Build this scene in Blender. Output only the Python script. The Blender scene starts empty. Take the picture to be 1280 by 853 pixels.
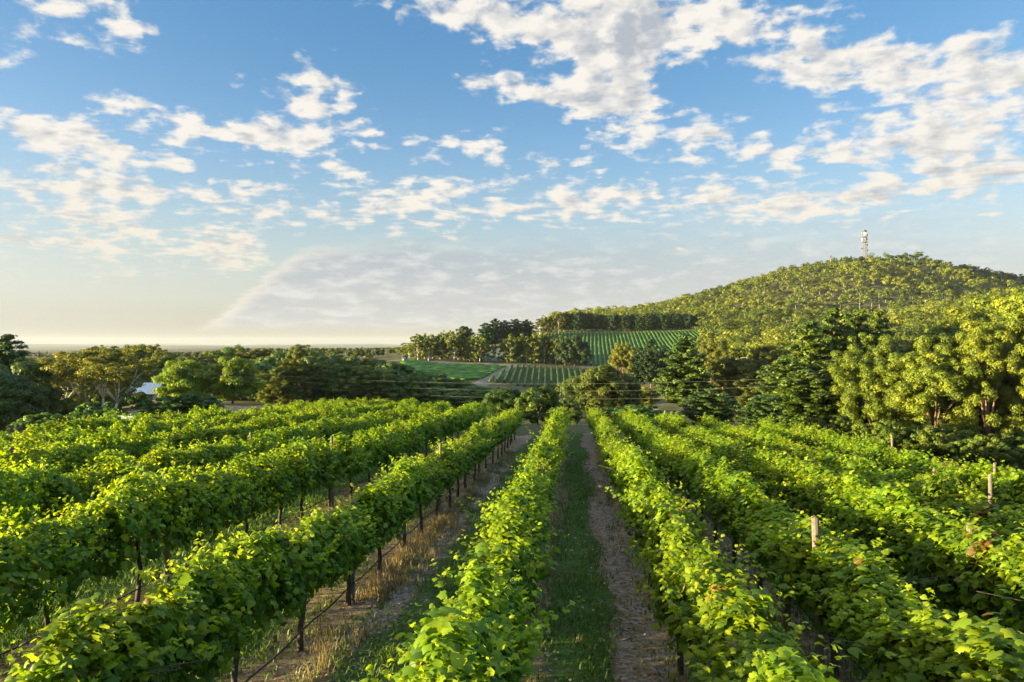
import bpy, math, random
import numpy as np
from mathutils import Vector

R = math.radians
SC = bpy.context.scene
COL = SC.collection
F = 853.0                      # focal length in photo pixels (1280 wide)
YAW = R(5.15)                  # the camera looks a little left of the vine rows (rows run along +Y)
EYE = 4.15
YH = 430.0                     # eye level in the photo

# ------------------------------------------------------------------ camera
cd = bpy.data.cameras.new('camera')
cd.sensor_width = 36.0
cd.lens = 36.0 * F / 1280.0
cd.clip_start = 0.1
cd.clip_end = 60000.0
cam = bpy.data.objects.new('camera', cd)
COL.objects.link(cam)
cam.location = (0, 0, EYE)
cam.rotation_euler = (R(90.0 + 0.235), 0, YAW)
SC.camera = cam

# ------------------------------------------------------------------ light and exposure
SUN_AZ = R(-106.0)             # clockwise from +Y
SUN_EL = R(6.2)
SKY_STRENGTH = 0.078
SUN_STRENGTH = 5.0
EXPOSURE = 2.5
SC.view_settings.view_transform = 'Standard'
SC.view_settings.look = 'None'
SC.view_settings.exposure = EXPOSURE
SC.view_settings.gamma = 1.0
SC.view_settings.use_curve_mapping = False

ld = bpy.data.lights.new('sun', 'SUN')
ld.energy = SUN_STRENGTH
ld.angle = R(0.5)
ld.color = (1.0, 0.81, 0.44)
sun = bpy.data.objects.new('sun', ld)
COL.objects.link(sun)
S = Vector((math.sin(SUN_AZ) * math.cos(SUN_EL), math.cos(SUN_AZ) * math.cos(SUN_EL), math.sin(SUN_EL)))
sun.rotation_euler = (-S).to_track_quat('-Z', 'Y').to_euler()
sun.location = S * 50.0

cy = SC.cycles
cy.max_bounces = 6
cy.diffuse_bounces = 3
cy.glossy_bounces = 2
cy.transmission_bounces = 4
cy.transparent_max_bounces = 8
cy.volume_bounces = 0
cy.use_adaptive_sampling = True
cy.use_denoising = True
cy.sample_clamp_indirect = 6.0


class NT:
    """Small helper to wire shader nodes."""
    def __init__(self, tree):
        self.t = tree
        tree.nodes.clear()

    def n(self, kind, **kw):
        nd = self.t.nodes.new(kind)
        for k, v in kw.items():
            setattr(nd, k, v)
        return nd

    def put(self, sock, v):
        if v is None:
            return
        if isinstance(v, bpy.types.NodeSocket):
            self.t.links.new(v, sock)
        else:
            sock.default_value = v

    def m(self, op, a, b=None, c=None, clamp=False):
        nd = self.n('ShaderNodeMath', operation=op, use_clamp=clamp)
        self.put(nd.inputs[0], a)
        self.put(nd.inputs[1], b)
        self.put(nd.inputs[2], c)
        return nd.outputs[0]

    def vm(self, op, a, b=None, scale=None):
        nd = self.n('ShaderNodeVectorMath', operation=op)
        self.put(nd.inputs[0], a)
        self.put(nd.inputs[1], b)
        if scale is not None:
            self.put(nd.inputs['Scale'], scale)
        return nd.outputs[0]

    def xyz(self, x, y, z):
        nd = self.n('ShaderNodeCombineXYZ')
        for i, v in enumerate((x, y, z)):
            self.put(nd.inputs[i], v)
        return nd.outputs[0]

    def sep(self, v):
        nd = self.n('ShaderNodeSeparateXYZ')
        self.put(nd.inputs[0], v)
        return nd.outputs

    def noise(self, vec, scale, detail=4.0, rough=0.5, dist=0.0, out=0, dims='3D', lac=2.0):
        nd = self.n('ShaderNodeTexNoise', noise_dimensions=dims)
        self.put(nd.inputs['Vector'], vec)
        nd.inputs['Scale'].default_value = scale
        nd.inputs['Detail'].default_value = detail
        nd.inputs['Roughness'].default_value = rough
        nd.inputs['Lacunarity'].default_value = lac
        nd.inputs['Distortion'].default_value = dist
        return nd.outputs[out]

    def ss(self, v, lo, hi, a=0.0, b=1.0):
        nd = self.n('ShaderNodeMapRange', interpolation_type='SMOOTHSTEP')
        self.put(nd.inputs[0], v)
        for i, q in enumerate((lo, hi, a, b)):
            self.put(nd.inputs[i + 1], q)
        return nd.outputs[0]

    def mix(self, f, a, b, blend='MIX'):
        nd = self.n('ShaderNodeMix', data_type='RGBA', blend_type=blend)
        self.put(nd.inputs[0], f)
        self.put(nd.inputs[6], a if isinstance(a, bpy.types.NodeSocket) else (*a, 1.0))
        self.put(nd.inputs[7], b if isinstance(b, bpy.types.NodeSocket) else (*b, 1.0))
        return nd.outputs[2]

    def ramp(self, f, stops, interp='LINEAR'):
        nd = self.n('ShaderNodeValToRGB')
        cr = nd.color_ramp
        cr.interpolation = interp
        while len(cr.elements) < len(stops):
            cr.elements.new(0.5)
        for e, (p, c) in zip(cr.elements, stops):
            e.position = p
            e.color = (*c, 1.0)
        self.put(nd.inputs[0], f)
        return nd.outputs[0]

    def curve(self, v, pts):
        nd = self.n('ShaderNodeFloatCurve')
        cu = nd.mapping.curves[0]
        while len(cu.points) < len(pts):
            cu.points.new(0.5, 0.5)
        for p, (x, y) in zip(cu.points, pts):
            p.location = (x, y)
            p.handle_type = 'AUTO_CLAMPED'
        nd.mapping.use_clip = False
        nd.mapping.update()
        self.put(nd.inputs['Value'], v)
        return nd.outputs[0]


# ------------------------------------------------------------------ sky with drifting cloud
def px_az(x):
    return math.atan((x - 640.0) / F) - YAW


def px_el(x, y):
    return math.atan((YH - y) / math.hypot(F, x - 640.0))


def build_world():
    w = bpy.data.worlds.new('World')
    SC.world = w
    w.use_nodes = True
    k = NT(w.node_tree)
    sky = k.n('ShaderNodeTexSky', sky_type='NISHITA')
    sky.sun_disc = False
    sky.sun_elevation = SUN_EL
    sky.sun_rotation = SUN_AZ
    sky.altitude = 300.0
    sky.air_density = 1.0
    sky.dust_density = 1.0
    sky.ozone_density = 1.6
    d = k.n('ShaderNodeTexCoord').outputs['Generated']
    x, y, z = k.sep(d)
    zc = k.m('ADD', k.m('MAXIMUM', z, 0.0), 0.06)
    P = k.xyz(k.m('DIVIDE', x, zc), k.m('DIVIDE', y, zc), 0.0)
    az = k.m('ARCTAN2', x, y)
    el = k.m('ARCSINE', z)
    warp = k.noise(P, 1.1, 2.0, out=1)
    P2 = k.vm('ADD', P, k.vm('SCALE', k.vm('SUBTRACT', warp, (0.5, 0.5, 0.5)), scale=0.35))
    P2 = k.vm('MULTIPLY', P2, (1.0, 1.25, 1.0))
    # cloud banks by bearing and elevation: (x, y, rx, ry, weight)
    banks = [
        (130, 22, 125, 32, .26), (8, 72, 26, 16, .24), (150, 128, 60, 13, .22), (40, 158, 80, 20, .24),
        (115, 185, 85, 18, .24), (290, 165, 110, 18, .25), (375, 182, 45, 22, .2), (395, 92, 50, 24, .22), (395, 130, 62, 20, .24),
        (480, 140, 40, 18, .1),
        (287, 88, 24, 7, .2), (150, 237, 85, 16, .22), (120, 273, 62, 12, .2), (60, 210, 45, 10, .16), (215, 206, 30, 8, .2),
        (330, 266, 50, 12, .2), (320, 235, 45, 10, .18), (285, 308, 42, 30, .2), (10, 300, 40, 12, .15),
        (200, 310, 60, 14, .1), (100, 320, 80, 20, .08),
        (570, 180, 75, 18, .24), (665, 108, 110, 22, .25), (560, 12, 100, 18, .22), (660, 40, 130, 28, .24),
        (760, 45, 90, 45, .2), (880, 28, 150, 42, .25), (1010, 70, 90, 30, .2), (1110, 70, 110, 36, .24), (1120, 110, 100, 26, .14),
        (790, 135, 60, 34, .22), (900, 168, 130, 24, .22), (1020, 195, 110, 14, .15), (1180, 165, 130, 40, .22),
        (1260, 90, 80, 36, .2), (1240, 215, 130, 26, .16), (520, 240, 70, 24, .17), (620, 226, 90, 16, .10), (710, 205, 50, 12, .14),
        (720, 255, 60, 20, .16), (545, 280, 40, 14, .12), (420, 275, 50, 14, .16), (850, 245, 140, 26, .12), (1040, 250, 160, 30, .2),
        (780, 262, 300, 60, .045), (575, 212, 70, 7, -.12), (660, 222, 14, 30, -.10), (470, 205, 30, 10, -.1), (1010, 150, 60, 10, -.1), (905, 205, 80, 8, -.1), (840, 150, 16, 26, -.08), (700, 60, 40, 10, -.12), (960, 60, 26, 12, -.1), (110, 255, 160, 70, .06), (45, 235, 60, 8, .12), (95, 300, 50, 7, .14), (180, 292, 40, 7, .14), (250, 245, 40, 7, .14), (375, 215, 22, 7, .14), (412, 208, 18, 6, .16), (300, 318, 30, 22, .12), (150, 345, 60, 8, .1), (455, 165, 50, 12, .1), (440, 212, 40, 10, .14), (480, 260, 60, 18, .14), (650, 262, 60, 9, .12), (600, 268, 40, 8, .1), (760, 130, 60, 16, .14), (715, 130, 30, 16, .14), (835, 205, 60, 10, .14), (600, 95, 40, 12, .12), (800, 70, 24, 30, .14), (960, 195, 50, 10, .14), (1030, 130, 18, 14, .15), (130, 300, 200, 60, .05), (948, 100, 14, 12, .15), (735, 78, 16, 12, .16),
        (250, 50, 70, 40, -.25), (500, 95, 60, 45, -.2), (560, 130, 60, 20, -.1), (880, 105, 70, 20, -.24), (1000, 130, 90, 14, -.16), (1060, 225, 90, 12, -.12), (700, 85, 90, 12, -.12), (640, 140, 120, 10, -.06), (1160, 22, 60, 24, -.2), (1215, 10, 40, 20, -.1),
        (560, 60, 50, 14, -.12), (230, 110, 60, 20, -.15), (60, 105, 60, 24, -.15), (1150, 255, 60, 14, -.1), (660, 160, 40, 16, -.1),
        (780, 205, 60, 14, -.08), (1060, 40, 40, 12, -.1),
    ]
    cov = None
    for bx, by, rx, ry, wt in banks:
        a0, e0 = px_az(bx), px_el(bx, by)
        c = math.cos(px_az(bx) + YAW)
        ra, re = rx / F * c * c, ry / F * c
        q = k.m('ADD', k.m('POWER', k.m('MULTIPLY', k.m('SUBTRACT', az, a0), 1.0 / ra), 2.0),
                k.m('POWER', k.m('MULTIPLY', k.m('SUBTRACT', el, e0), 1.0 / re), 2.0))
        g = k.m('MULTIPLY', k.m('EXPONENT', k.m('MULTIPLY', q, -0.9)), wt * 1.2)
        cov = g if cov is None else k.m('ADD', cov, g)
    D2 = k.vm('MULTIPLY', d, (1.0, 1.0, 1.7))

    def cloud_noise(p, q, det):
        a = k.noise(p, 6.4, det - 4.0, 0.55)
        b = k.noise(q, 33.0, det, 0.52, 0.2)
        return k.m('ADD', k.m('MULTIPLY', a, 0.62), k.m('MULTIPLY', b, 0.72))
    n1 = k.m('SUBTRACT', cloud_noise(P2, D2, 9.0), 0.17)
    sd = (S.x * 0.07, S.y * 0.07, 0.0)
    n1s = k.m('SUBTRACT', cloud_noise(k.vm('ADD', P2, sd), k.vm('ADD', D2, (S.x * 0.016, S.y * 0.016, 0.022)), 7.0), 0.17)
    n0 = k.noise(P2, 0.9, 3.0, 0.5)
    base = k.m('ADD', k.m('MULTIPLY', k.m('SUBTRACT', n0, 0.5), 0.25), k.m('ADD', n1, cov))
    # fewer stray clouds far off to the left near the skyline
    dens = k.m('SUBTRACT', base, 0.660)
    alpha = k.ss(dens, -0.04, 0.19)
    alpha = k.m('MULTIPLY', alpha, k.ss(el, 0.01, 0.14))
    thick = k.ss(dens, 0.05, 0.46)
    diff = k.m('SUBTRACT', n1, n1s)
    lit = k.m('ADD', k.m('SUBTRACT', 0.98, k.m('MULTIPLY', thick, k.ss(az, -0.6, 0.5, 0.55, 0.95))), k.m('MULTIPLY', diff, 3.6), clamp=True)
    shade = k.mix(k.ss(el, 0.05, 0.35), (0.56, 0.565, 0.57), (0.47, 0.515, 0.58))
    lite = k.mix(k.ss(el, 0.05, 0.3), (0.90, 0.83, 0.70), (0.95, 0.91, 0.84))
    ccol = k.mix(lit, shade, lite)
    # wide flat sheet of stratus low in the middle and to the right, its left end a slanting edge
    lo_az, hi_az = px_az(150), px_az(1500)
    t = k.m('DIVIDE', k.m('SUBTRACT', az, lo_az), hi_az - lo_az)
    tops = [(150, 440), (255, 402), (300, 368), (350, 325), (400, 300), (480, 290), (600, 282), (760, 268), (900, 250), (1050, 235), (1280, 225), (1500, 225)]
    pts = []
    for px_, py_ in tops:
        pts.append(((px_az(px_) - lo_az) / (hi_az - lo_az), px_el(px_, py_) * 2.0))
    topel = k.m('MULTIPLY', k.curve(t, pts), 0.5)
    en = k.m('MULTIPLY', k.m('SUBTRACT', k.noise(P2, 2.2, 8.0, 0.6), 0.5), k.curve(t, [(0, 0.02), (0.18, 0.045), (0.4, 0.08), (1.0, 0.10)]))
    ripple = k.noise(k.vm('ADD', k.vm('MULTIPLY', d, (1.0, 1.0, 3.6)), k.vm('SCALE', P2, scale=0.03)), 19.0, 7.0, 0.56)
    gap = k.m('SUBTRACT', topel, k.m('ADD', el, en))
    edge_soft = k.curve(t, [(0, 0.008), (0.15, 0.018), (0.4, 0.075), (1.0, 0.16)])
    sheet = k.ss(gap, 0.0, edge_soft)
    sheet = k.m('MULTIPLY', sheet, k.ss(k.m('ADD', el, k.m('MULTIPLY', en, 0.2)), 0.012, 0.035))
    rip = k.ss(ripple, 0.34, 0.60)
    holes = k.m('ADD', 0.92, k.m('MULTIPLY', rip, 0.08))
    holes = k.m('SUBTRACT', holes, k.m('MULTIPLY', k.m('MULTIPLY', k.ss(t, 0.35, 0.75), k.m('SUBTRACT', 1.0, rip)), 0.55))
    sheet = k.m('MULTIPLY', sheet, holes)
    brim = k.m('MULTIPLY', k.m('SUBTRACT', 1.0, k.ss(gap, 0.005, 0.04)), k.m('SUBTRACT', 1.0, k.ss(t, 0.10, 0.4)))
    scol = k.mix(k.ss(el, 0.03, 0.16), (0.60, 0.61, 0.60), (0.45, 0.525, 0.60))
    scol = k.mix(k.m('MULTIPLY', k.ss(ripple, 0.42, 0.70), 0.7), scol, (0.84, 0.83, 0.79))
    scol = k.mix(k.m('MULTIPLY', brim, 0.85), scol, (0.90, 0.84, 0.73))
    GAIN = 1.0 / (2.0 ** EXPOSURE)
    bg0 = k.n('ShaderNodeBackground')
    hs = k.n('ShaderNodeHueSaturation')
    # the bright air round the sun levels off
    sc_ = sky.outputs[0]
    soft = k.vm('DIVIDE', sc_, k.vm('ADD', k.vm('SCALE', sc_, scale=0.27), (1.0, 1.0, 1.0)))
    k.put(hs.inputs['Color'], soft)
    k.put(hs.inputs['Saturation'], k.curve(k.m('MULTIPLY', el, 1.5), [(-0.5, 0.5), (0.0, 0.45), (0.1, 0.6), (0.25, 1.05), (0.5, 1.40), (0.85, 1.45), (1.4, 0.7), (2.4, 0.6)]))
    k.put(hs.inputs['Value'], k.curve(k.m('MULTIPLY', el, 1.5), [(-0.5, 1.0), (0.0, 0.86), (0.1, 1.0), (0.25, 1.06), (0.6, 0.98), (0.85, 1.15), (1.3, 3.8), (2.4, 4.3)]))  # sky overhead raised far above its own brightness, added as fill light
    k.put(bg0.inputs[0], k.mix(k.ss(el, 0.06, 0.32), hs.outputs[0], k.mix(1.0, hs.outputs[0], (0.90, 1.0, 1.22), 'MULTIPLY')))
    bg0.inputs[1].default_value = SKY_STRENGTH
    bg1 = k.n('ShaderNodeBackground')
    k.put(bg1.inputs[0], scol)
    bg1.inputs[1].default_value = GAIN
    bg2 = k.n('ShaderNodeBackground')
    k.put(bg2.inputs[0], ccol)
    bg2.inputs[1].default_value = GAIN
    m1 = k.n('ShaderNodeMixShader')
    k.put(m1.inputs[0], sheet)
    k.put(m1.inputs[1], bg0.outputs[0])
    k.put(m1.inputs[2], bg1.outputs[0])
    m2 = k.n('ShaderNodeMixShader')
    k.put(m2.inputs[0], alpha)
    k.put(m2.inputs[1], m1.outputs[0])
    k.put(m2.inputs[2], bg2.outputs[0])
    out = k.n('ShaderNodeOutputWorld')
    k.put(out.inputs[0], m2.outputs[0])
    w.cycles.sampling_method = 'MANUAL'
    w.cycles.sample_map_resolution = 512


build_world()


# ------------------------------------------------------------------ frame of the view: a photo pixel at a depth is a place in the world
FX, FY = -math.sin(YAW), math.cos(YAW)
RX, RY = math.cos(YAW), math.sin(YAW)


def place(x, d):
    """ground position on the bearing of photo column x, d metres out"""
    lat = (x - 640.0) / F * d
    return d * FX + lat * RX, d * FY + lat * RY


def height(y, d):
    return EYE + d * (YH - y) / F


# ------------------------------------------------------------------ terrain
TX = np.array([-300, 0, 160, 320, 480, 560, 620, 700, 780, 870, 1000, 1085, 1180, 1280, 1500], float)
TD = np.array([30, 60, 85, 110, 150, 200, 260, 300, 330, 400, 460, 550, 650, 800, 1000, 1500, 3000, 6000, 10000, 14000, 18000], float)
TY = np.array([
    [612, 606, 598, 595, 595, 595, 595, 595, 595, 596, 597, 599, 606, 612, 620],
    [585, 567, 550, 538, 536, 536, 536, 536, 536, 540, 552, 562, 580, 600, 620],
    [570, 555, 534, 524, 526, 530, 531, 531, 532, 536, 545, 558, 573, 587, 600],
    [560, 543, 517, 512, 518, 524, 526, 524, 522, 522, 530, 546, 556, 566, 580],
    [535, 520, 503, 503, 507, 512, 515, 512, 508, 506, 510, 516, 522, 526, 535],
    [510, 500, 490, 491, 493, 496, 498, 500, 495, 487, 482, 485, 487, 480, 480],
    [490, 485, 478, 478, 472, 476, 480, 487, 482, 468, 455, 455, 450, 440, 430],
    [482, 478, 472, 470, 456, 461, 464, 468, 470, 458, 447, 445, 435, 418, 405],
    [476, 473, 468, 466, 451, 453, 455, 458, 461, 450, 442, 440, 425, 405, 390],
    [466, 464, 460, 458, 446, 442, 440, 437, 436, 430, 426, 420, 404, 384, 366],
    [460, 458, 455, 452, 443, 436, 429, 417, 416, 413, 413, 414, 406, 392, 372],
    [456, 454, 450, 448, 441, 434, 428, 411, 409, 404, 398, 396, 398, 402, 390],
    [453, 451, 448, 446, 440, 434, 429, 407, 401, 390, 372, 366, 370, 384, 390],
    [450, 448, 446, 443, 438, 435, 430, 406, 400, 378, 344, 336, 341, 358, 392],
    [447, 446, 444, 441, 437, 436, 433, 420, 412, 395, 360, 352, 357, 374, 402],
    [444, 443, 442, 440, 438, 437, 436, 435, 433, 430, 420, 415, 415, 420, 430],
    [441, 441, 440, 439, 438, 437, 437, 436, 436, 436, 436, 436, 436, 436, 436],
    [438.5, 438.5, 438, 437.5, 437, 437, 437, 437, 437, 437, 437, 437, 437, 437, 437],
    [435, 435, 435, 435, 435, 435, 435, 435, 435, 435, 435, 435, 435, 435, 435],
    [432.5, 432.5, 433, 433, 432.5, 432.5, 433, 433, 433, 433, 433, 433, 433, 433, 433],
    [436, 436, 436, 436, 436, 436, 436, 436, 436, 436, 436, 436, 436, 436, 436]], float)
ROWS = [  # (distance across, first vine, last vine)
    (-22.6, 26, 68), (-18.9, 22, 67), (-15.2, 18, 65), (-11.5, 9, 61), (-7.8, 5.5, 57), (-4.1, 2.2, 50),
    (-1.0, 4.0, 54), (1.62, 4.0, 54), (3.65, 6.0, 51), (5.75, 7.6, 47), (8.0, 9.6, 43), (10.3, 11.5, 38)]


def cubic(n, t):
    """Catmull-Rom weights and indices for a uniform axis"""
    i = np.clip(np.floor(t).astype(int), 0, n - 2)
    f = np.clip(t - i, 0, 1)
    w = [-.5 * f + f * f - .5 * f ** 3, 1 - 2.5 * f * f + 1.5 * f ** 3, .5 * f + 2 * f * f - 1.5 * f ** 3, -.5 * f * f + .5 * f ** 3]
    ix = [np.clip(i + k, 0, n - 1) for k in (-1, 0, 1, 2)]
    return ix, w


def hashnoise(x, y, seed=0):
    def h(i, j):
        v = np.sin(i * 127.1 + j * 311.7 + seed * 74.7) * 43758.5453
        return v - np.floor(v)
    xi, yi = np.floor(x), np.floor(y)
    xf, yf = x - xi, y - yi
    u, v = xf * xf * (3 - 2 * xf), yf * yf * (3 - 2 * yf)
    return (h(xi, yi) * (1 - u) + h(xi + 1, yi) * u) * (1 - v) + (h(xi, yi + 1) * (1 - u) + h(xi + 1, yi + 1) * u) * v


def fbm(x, y, seed=0, oct_=4):
    s, a = 0.0, 0.5
    for o in range(oct_):
        s = s + a * hashnoise(x, y, seed + o)
        x, y, a = x * 2.03 + 5.1, y * 2.03 + 1.7, a * 0.5
    return s


def row_end(X):
    return np.interp(X, [r[0] for r in ROWS], [r[2] for r in ROWS])


def view_of(X, Y):
    d = X * FX + Y * FY
    lat = X * RX + Y * RY
    dd = np.maximum(d, 0.3 * np.hypot(X, Y) + 1e-3)
    return 640.0 + F * lat / dd, dd


def sstep(v, a, b):
    t = np.clip((v - a) / (b - a), 0, 1)
    return t * t * (3 - 2 * t)


def terrain(X, Y):
    X = np.asarray(X, float)
    Y = np.asarray(Y, float)
    px, d = view_of(X, Y)
    px = np.clip(px, TX[0], TX[-1])
    tx = np.interp(px, TX, np.arange(len(TX)))
    ld = np.log(np.maximum(d, 1.0))
    td = np.interp(ld, np.log(TD), np.arange(len(TD)))
    ix, wx = cubic(len(TX), tx)
    iy, wy = cubic(len(TD), td)
    yv = 0.0
    for a in range(4):
        for b in range(4):
            yv = yv + wy[a] * wx[b] * TY[iy[a], ix[b]]
    plane = -0.055 * Y
    z = EYE - np.maximum(d, 30.0) * (yv - YH) / F
    z = plane + (z - plane) * sstep(d, 12, 34)
    # the planted block is an even slope
    out = np.maximum(np.maximum(X - 12.0, -24.2 - X), Y - (row_end(X) + 2.0))
    z = z + (plane - z) * (1 - sstep(out, 0.0, 9.0))
    rough = (fbm(X / 9.0, Y / 9.0, 3) - 0.47) * 1.2 * sstep(out, 0, 15) * sstep(d, 30, 120)
    far = (fbm(X / 2200.0, Y / 1500.0, 8) - 0.47) * np.where(d > 1500, (d - 1500) * 0.016, 0.0)
    gully = (fbm(X / 75.0 + 3.0, Y / 120.0, 91, 3) - 0.44) * 34.0 * sstep(d, 430, 560) * sstep(px, 880, 980) * (1 - sstep(d, 770, 840))
    return z + rough + far + gully


def ground_z(x, y):
    return float(terrain(np.array([x]), np.array([y]))[0])


# ------------------------------------------------------------------ mesh helpers
def link(o, parent=None):
    COL.objects.link(o)
    if parent is not None:
        o.parent = parent
    return o


def mesh_np(name, V, Fc, attrs=None, smooth=False):
    """V (n,3), Fc (m,k) with the same k corners per face; attrs: {name: (n,) floats per vertex}"""
    me = bpy.data.meshes.new(name)
    V = np.ascontiguousarray(V, np.float32)
    Fc = np.ascontiguousarray(Fc, np.int32)
    me.vertices.add(len(V))
    me.vertices.foreach_set('co', V.ravel())
    m, k = Fc.shape
    me.loops.add(m * k)
    me.loops.foreach_set('vertex_index', Fc.ravel())
    me.polygons.add(m)
    me.polygons.foreach_set('loop_start', np.arange(0, m * k, k, dtype=np.int32))
    if smooth:
        me.polygons.foreach_set('use_smooth', np.ones(m, bool))
    for an, av in (attrs or {}).items():
        a = me.attributes.new(an, 'FLOAT', 'POINT')
        a.data.foreach_set('value', np.ascontiguousarray(av, np.float32))
    me.update(calc_edges=True)
    me.validate()
    return me


class MB:
    """collects boxes, tubes and sheets into one mesh"""
    def __init__(self):
        self.v, self.f = [], []

    def add(self, vs, fs):
        b = len(self.v)
        self.v += [tuple(q) for q in vs]
        self.f += [tuple(i + b for i in q) for q in fs]
        return self

    def box(self, c, s, rot=None):
        hx, hy, hz = s[0] / 2, s[1] / 2, s[2] / 2
        vs = [Vector((sx * hx, sy * hy, sz * hz)) for sz in (-1, 1) for sy in (-1, 1) for sx in (-1, 1)]
        if rot is not None:
            vs = [rot @ q for q in vs]
        vs = [q + Vector(c) for q in vs]
        return self.add(vs, [(0, 2, 3, 1), (4, 5, 7, 6), (0, 1, 5, 4), (2, 6, 7, 3), (0, 4, 6, 2), (1, 3, 7, 5)])

    def tube(self, pts, rad, n=6, caps=True):
        pts = [Vector(p) for p in pts]
        rad = rad if hasattr(rad, '__len__') else [rad] * len(pts)
        vs, fs = [], []
        up = Vector((0.31, 0.17, 0.93)).normalized()
        for i, p in enumerate(pts):
            t = (pts[min(i + 1, len(pts) - 1)] - pts[max(i - 1, 0)])
            t = t.normalized() if t.length > 1e-9 else Vector((0, 0, 1))
            a = t.cross(up)
            if a.length < 0.05:
                a = t.cross(Vector((1, 0, 0)))
            a.normalize()
            b = t.cross(a)
            for j in range(n):
                th = 2 * math.pi * j / n
                vs.append(p + (a * math.cos(th) + b * math.sin(th)) * rad[i])
        for i in range(len(pts) - 1):
            for j in range(n):
                fs.append((i * n + j, i * n + (j + 1) % n, (i + 1) * n + (j + 1) % n, (i + 1) * n + j))
        if caps:
            fs.append(tuple(range(n - 1, -1, -1)))
            fs.append(tuple((len(pts) - 1) * n + j for j in range(n)))
        return self.add(vs, fs)

    def mesh(self, name, smooth=False):
        me = bpy.data.meshes.new(name)
        me.from_pydata(self.v, [], self.f)
        if smooth:
            me.polygons.foreach_set('use_smooth', np.ones(len(self.f), bool))
        me.update()
        return me

    def build(self, name, mat, parent=None, smooth=False):
        me = self.mesh(name, smooth)
        me.materials.append(mat)
        return link(bpy.data.objects.new(name, me), parent)


def tag(o, label=None, cat=None, group=None, kind=None):
    if label:
        o['label'] = label
    if cat:
        o['category'] = cat
    if group:
        o['group'] = group
    if kind:
        o['kind'] = kind
    return o


def empty(name, loc, rz=0.0, sc=None):
    o = bpy.data.objects.new(name, None)
    o.empty_display_size = 0.3
    o.location = loc
    o.rotation_euler = (0, 0, rz)
    if sc is not None:
        o.scale = sc
    return link(o)


def inst(name, me, parent=None, color=None):
    o = bpy.data.objects.new(name, me)
    if color is not None:
        o.color = color
    return link(o, parent)


# ------------------------------------------------------------------ materials
def new_mat(name):
    m = bpy.data.materials.new(name)
    m.use_nodes = True
    k = NT(m.node_tree)
    out = k.n('ShaderNodeOutputMaterial')
    return m, k, out


def plain(name, col, rough=0.7, metal=0.0, vary=0.25, scale=3.0, spec=0.3):
    m, k, out = new_mat(name)
    p = k.n('ShaderNodeBsdfPrincipled')
    tc = k.n('ShaderNodeTexCoord').outputs['Object']
    nz = k.noise(tc, scale, 5.0, 0.6)
    c = k.mix(k.ss(nz, 0.3, 0.7), tuple(q * (1 - vary) for q in col), tuple(min(1, q * (1 + vary)) for q in col))
    k.put(p.inputs['Base Color'], c)
    p.inputs['Roughness'].default_value = rough
    p.inputs['Metallic'].default_value = metal
    p.inputs['Specular IOR Level'].default_value = spec
    k.put(out.inputs[0], p.outputs[0])
    return m


def leaf_mat(name, stops, trans_mul, trans, rough=0.5, spec=0.25, hue_obj=True):
    """leaves: colour from each leaf's own tint, part of the light passing through"""
    m, k, out = new_mat(name)
    at = k.n('ShaderNodeAttribute', attribute_name='tint')
    oi = k.n('ShaderNodeObjectInfo')
    t = at.outputs['Fac']
    c = k.ramp(t, stops)
    if hue_obj:
        c = k.mix(1.0, c, oi.outputs['Color'], 'MULTIPLY')
    p = k.n('ShaderNodeBsdfPrincipled')
    k.put(p.inputs['Base Color'], c)
    p.inputs['Roughness'].default_value = rough
    p.inputs['Specular IOR Level'].default_value = spec
    tb = k.n('ShaderNodeBsdfTranslucent')
    k.put(tb.inputs['Color'], k.mix(1.0, c, trans_mul, 'MULTIPLY'))
    mx = k.n('ShaderNodeMixShader')
    mx.inputs[0].default_value = trans
    k.put(mx.inputs[1], p.outputs[0])
    k.put(mx.inputs[2], tb.outputs[0])
    k.put(out.inputs[0], mx.outputs[0])
    return m


M = {}
M['vine'] = leaf_mat('vine_leaf', [
    (0.0, (0.040, 0.095, 0.011)), (0.35, (0.086, 0.165, 0.011)), (0.7, (0.150, 0.240, 0.011)), (0.93, (0.26, 0.335, 0.012)),
    (0.955, (0.30, 0.24, 0.03)), (0.975, (0.24, 0.11, 0.03)), (0.99, (0.15, 0.08, 0.035)), (1.0, (0.33, 0.26, 0.15))],
    (2.1, 1.9, 0.8), 0.46, rough=0.5, spec=0.24, hue_obj=True)
M['gum'] = leaf_mat('gum_leaf', [
    (0.0, (0.045, 0.06, 0.013)), (0.4, (0.095, 0.12, 0.019)), (0.75, (0.16, 0.175, 0.024)), (1.0, (0.24, 0.22, 0.035))],
    (1.6, 1.5, 0.8), 0.30)
M['pine'] = leaf_mat('pine_needles', [
    (0.0, (0.016, 0.036, 0.012)), (0.5, (0.042, 0.078, 0.017)), (1.0, (0.11, 0.15, 0.022))], (1.3, 1.3, 0.7), 0.15)
M['broad'] = leaf_mat('broad_leaf', [
    (0.0, (0.03, 0.07, 0.014)), (0.5, (0.07, 0.13, 0.02)), (1.0, (0.15, 0.21, 0.03))], (1.8, 1.7, 0.8), 0.34)
M['bark'] = plain('grey_bark', (0.16, 0.125, 0.09), 0.9, vary=0.4, scale=2.0)
M['pale_bark'] = plain('pale_bark', (0.62, 0.56, 0.48), 0.8, vary=0.25, scale=1.2)
M['tan_bark'] = plain('tan_bark', (0.20, 0.13, 0.08), 0.85, vary=0.4, scale=1.0)
M['vine_wood'] = plain('vine_wood', (0.055, 0.045, 0.038), 0.9, vary=0.4, scale=14.0)
M['post'] = plain('weathered_post', (0.125, 0.108, 0.09), 0.85, vary=0.3, scale=9.0)
M['hose'] = plain('black_hose', (0.018, 0.017, 0.017), 0.6, vary=0.2)
M['wire'] = plain('bare_wire', (0.34, 0.33, 0.31), 0.5, metal=0.0, vary=0.1)
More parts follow.
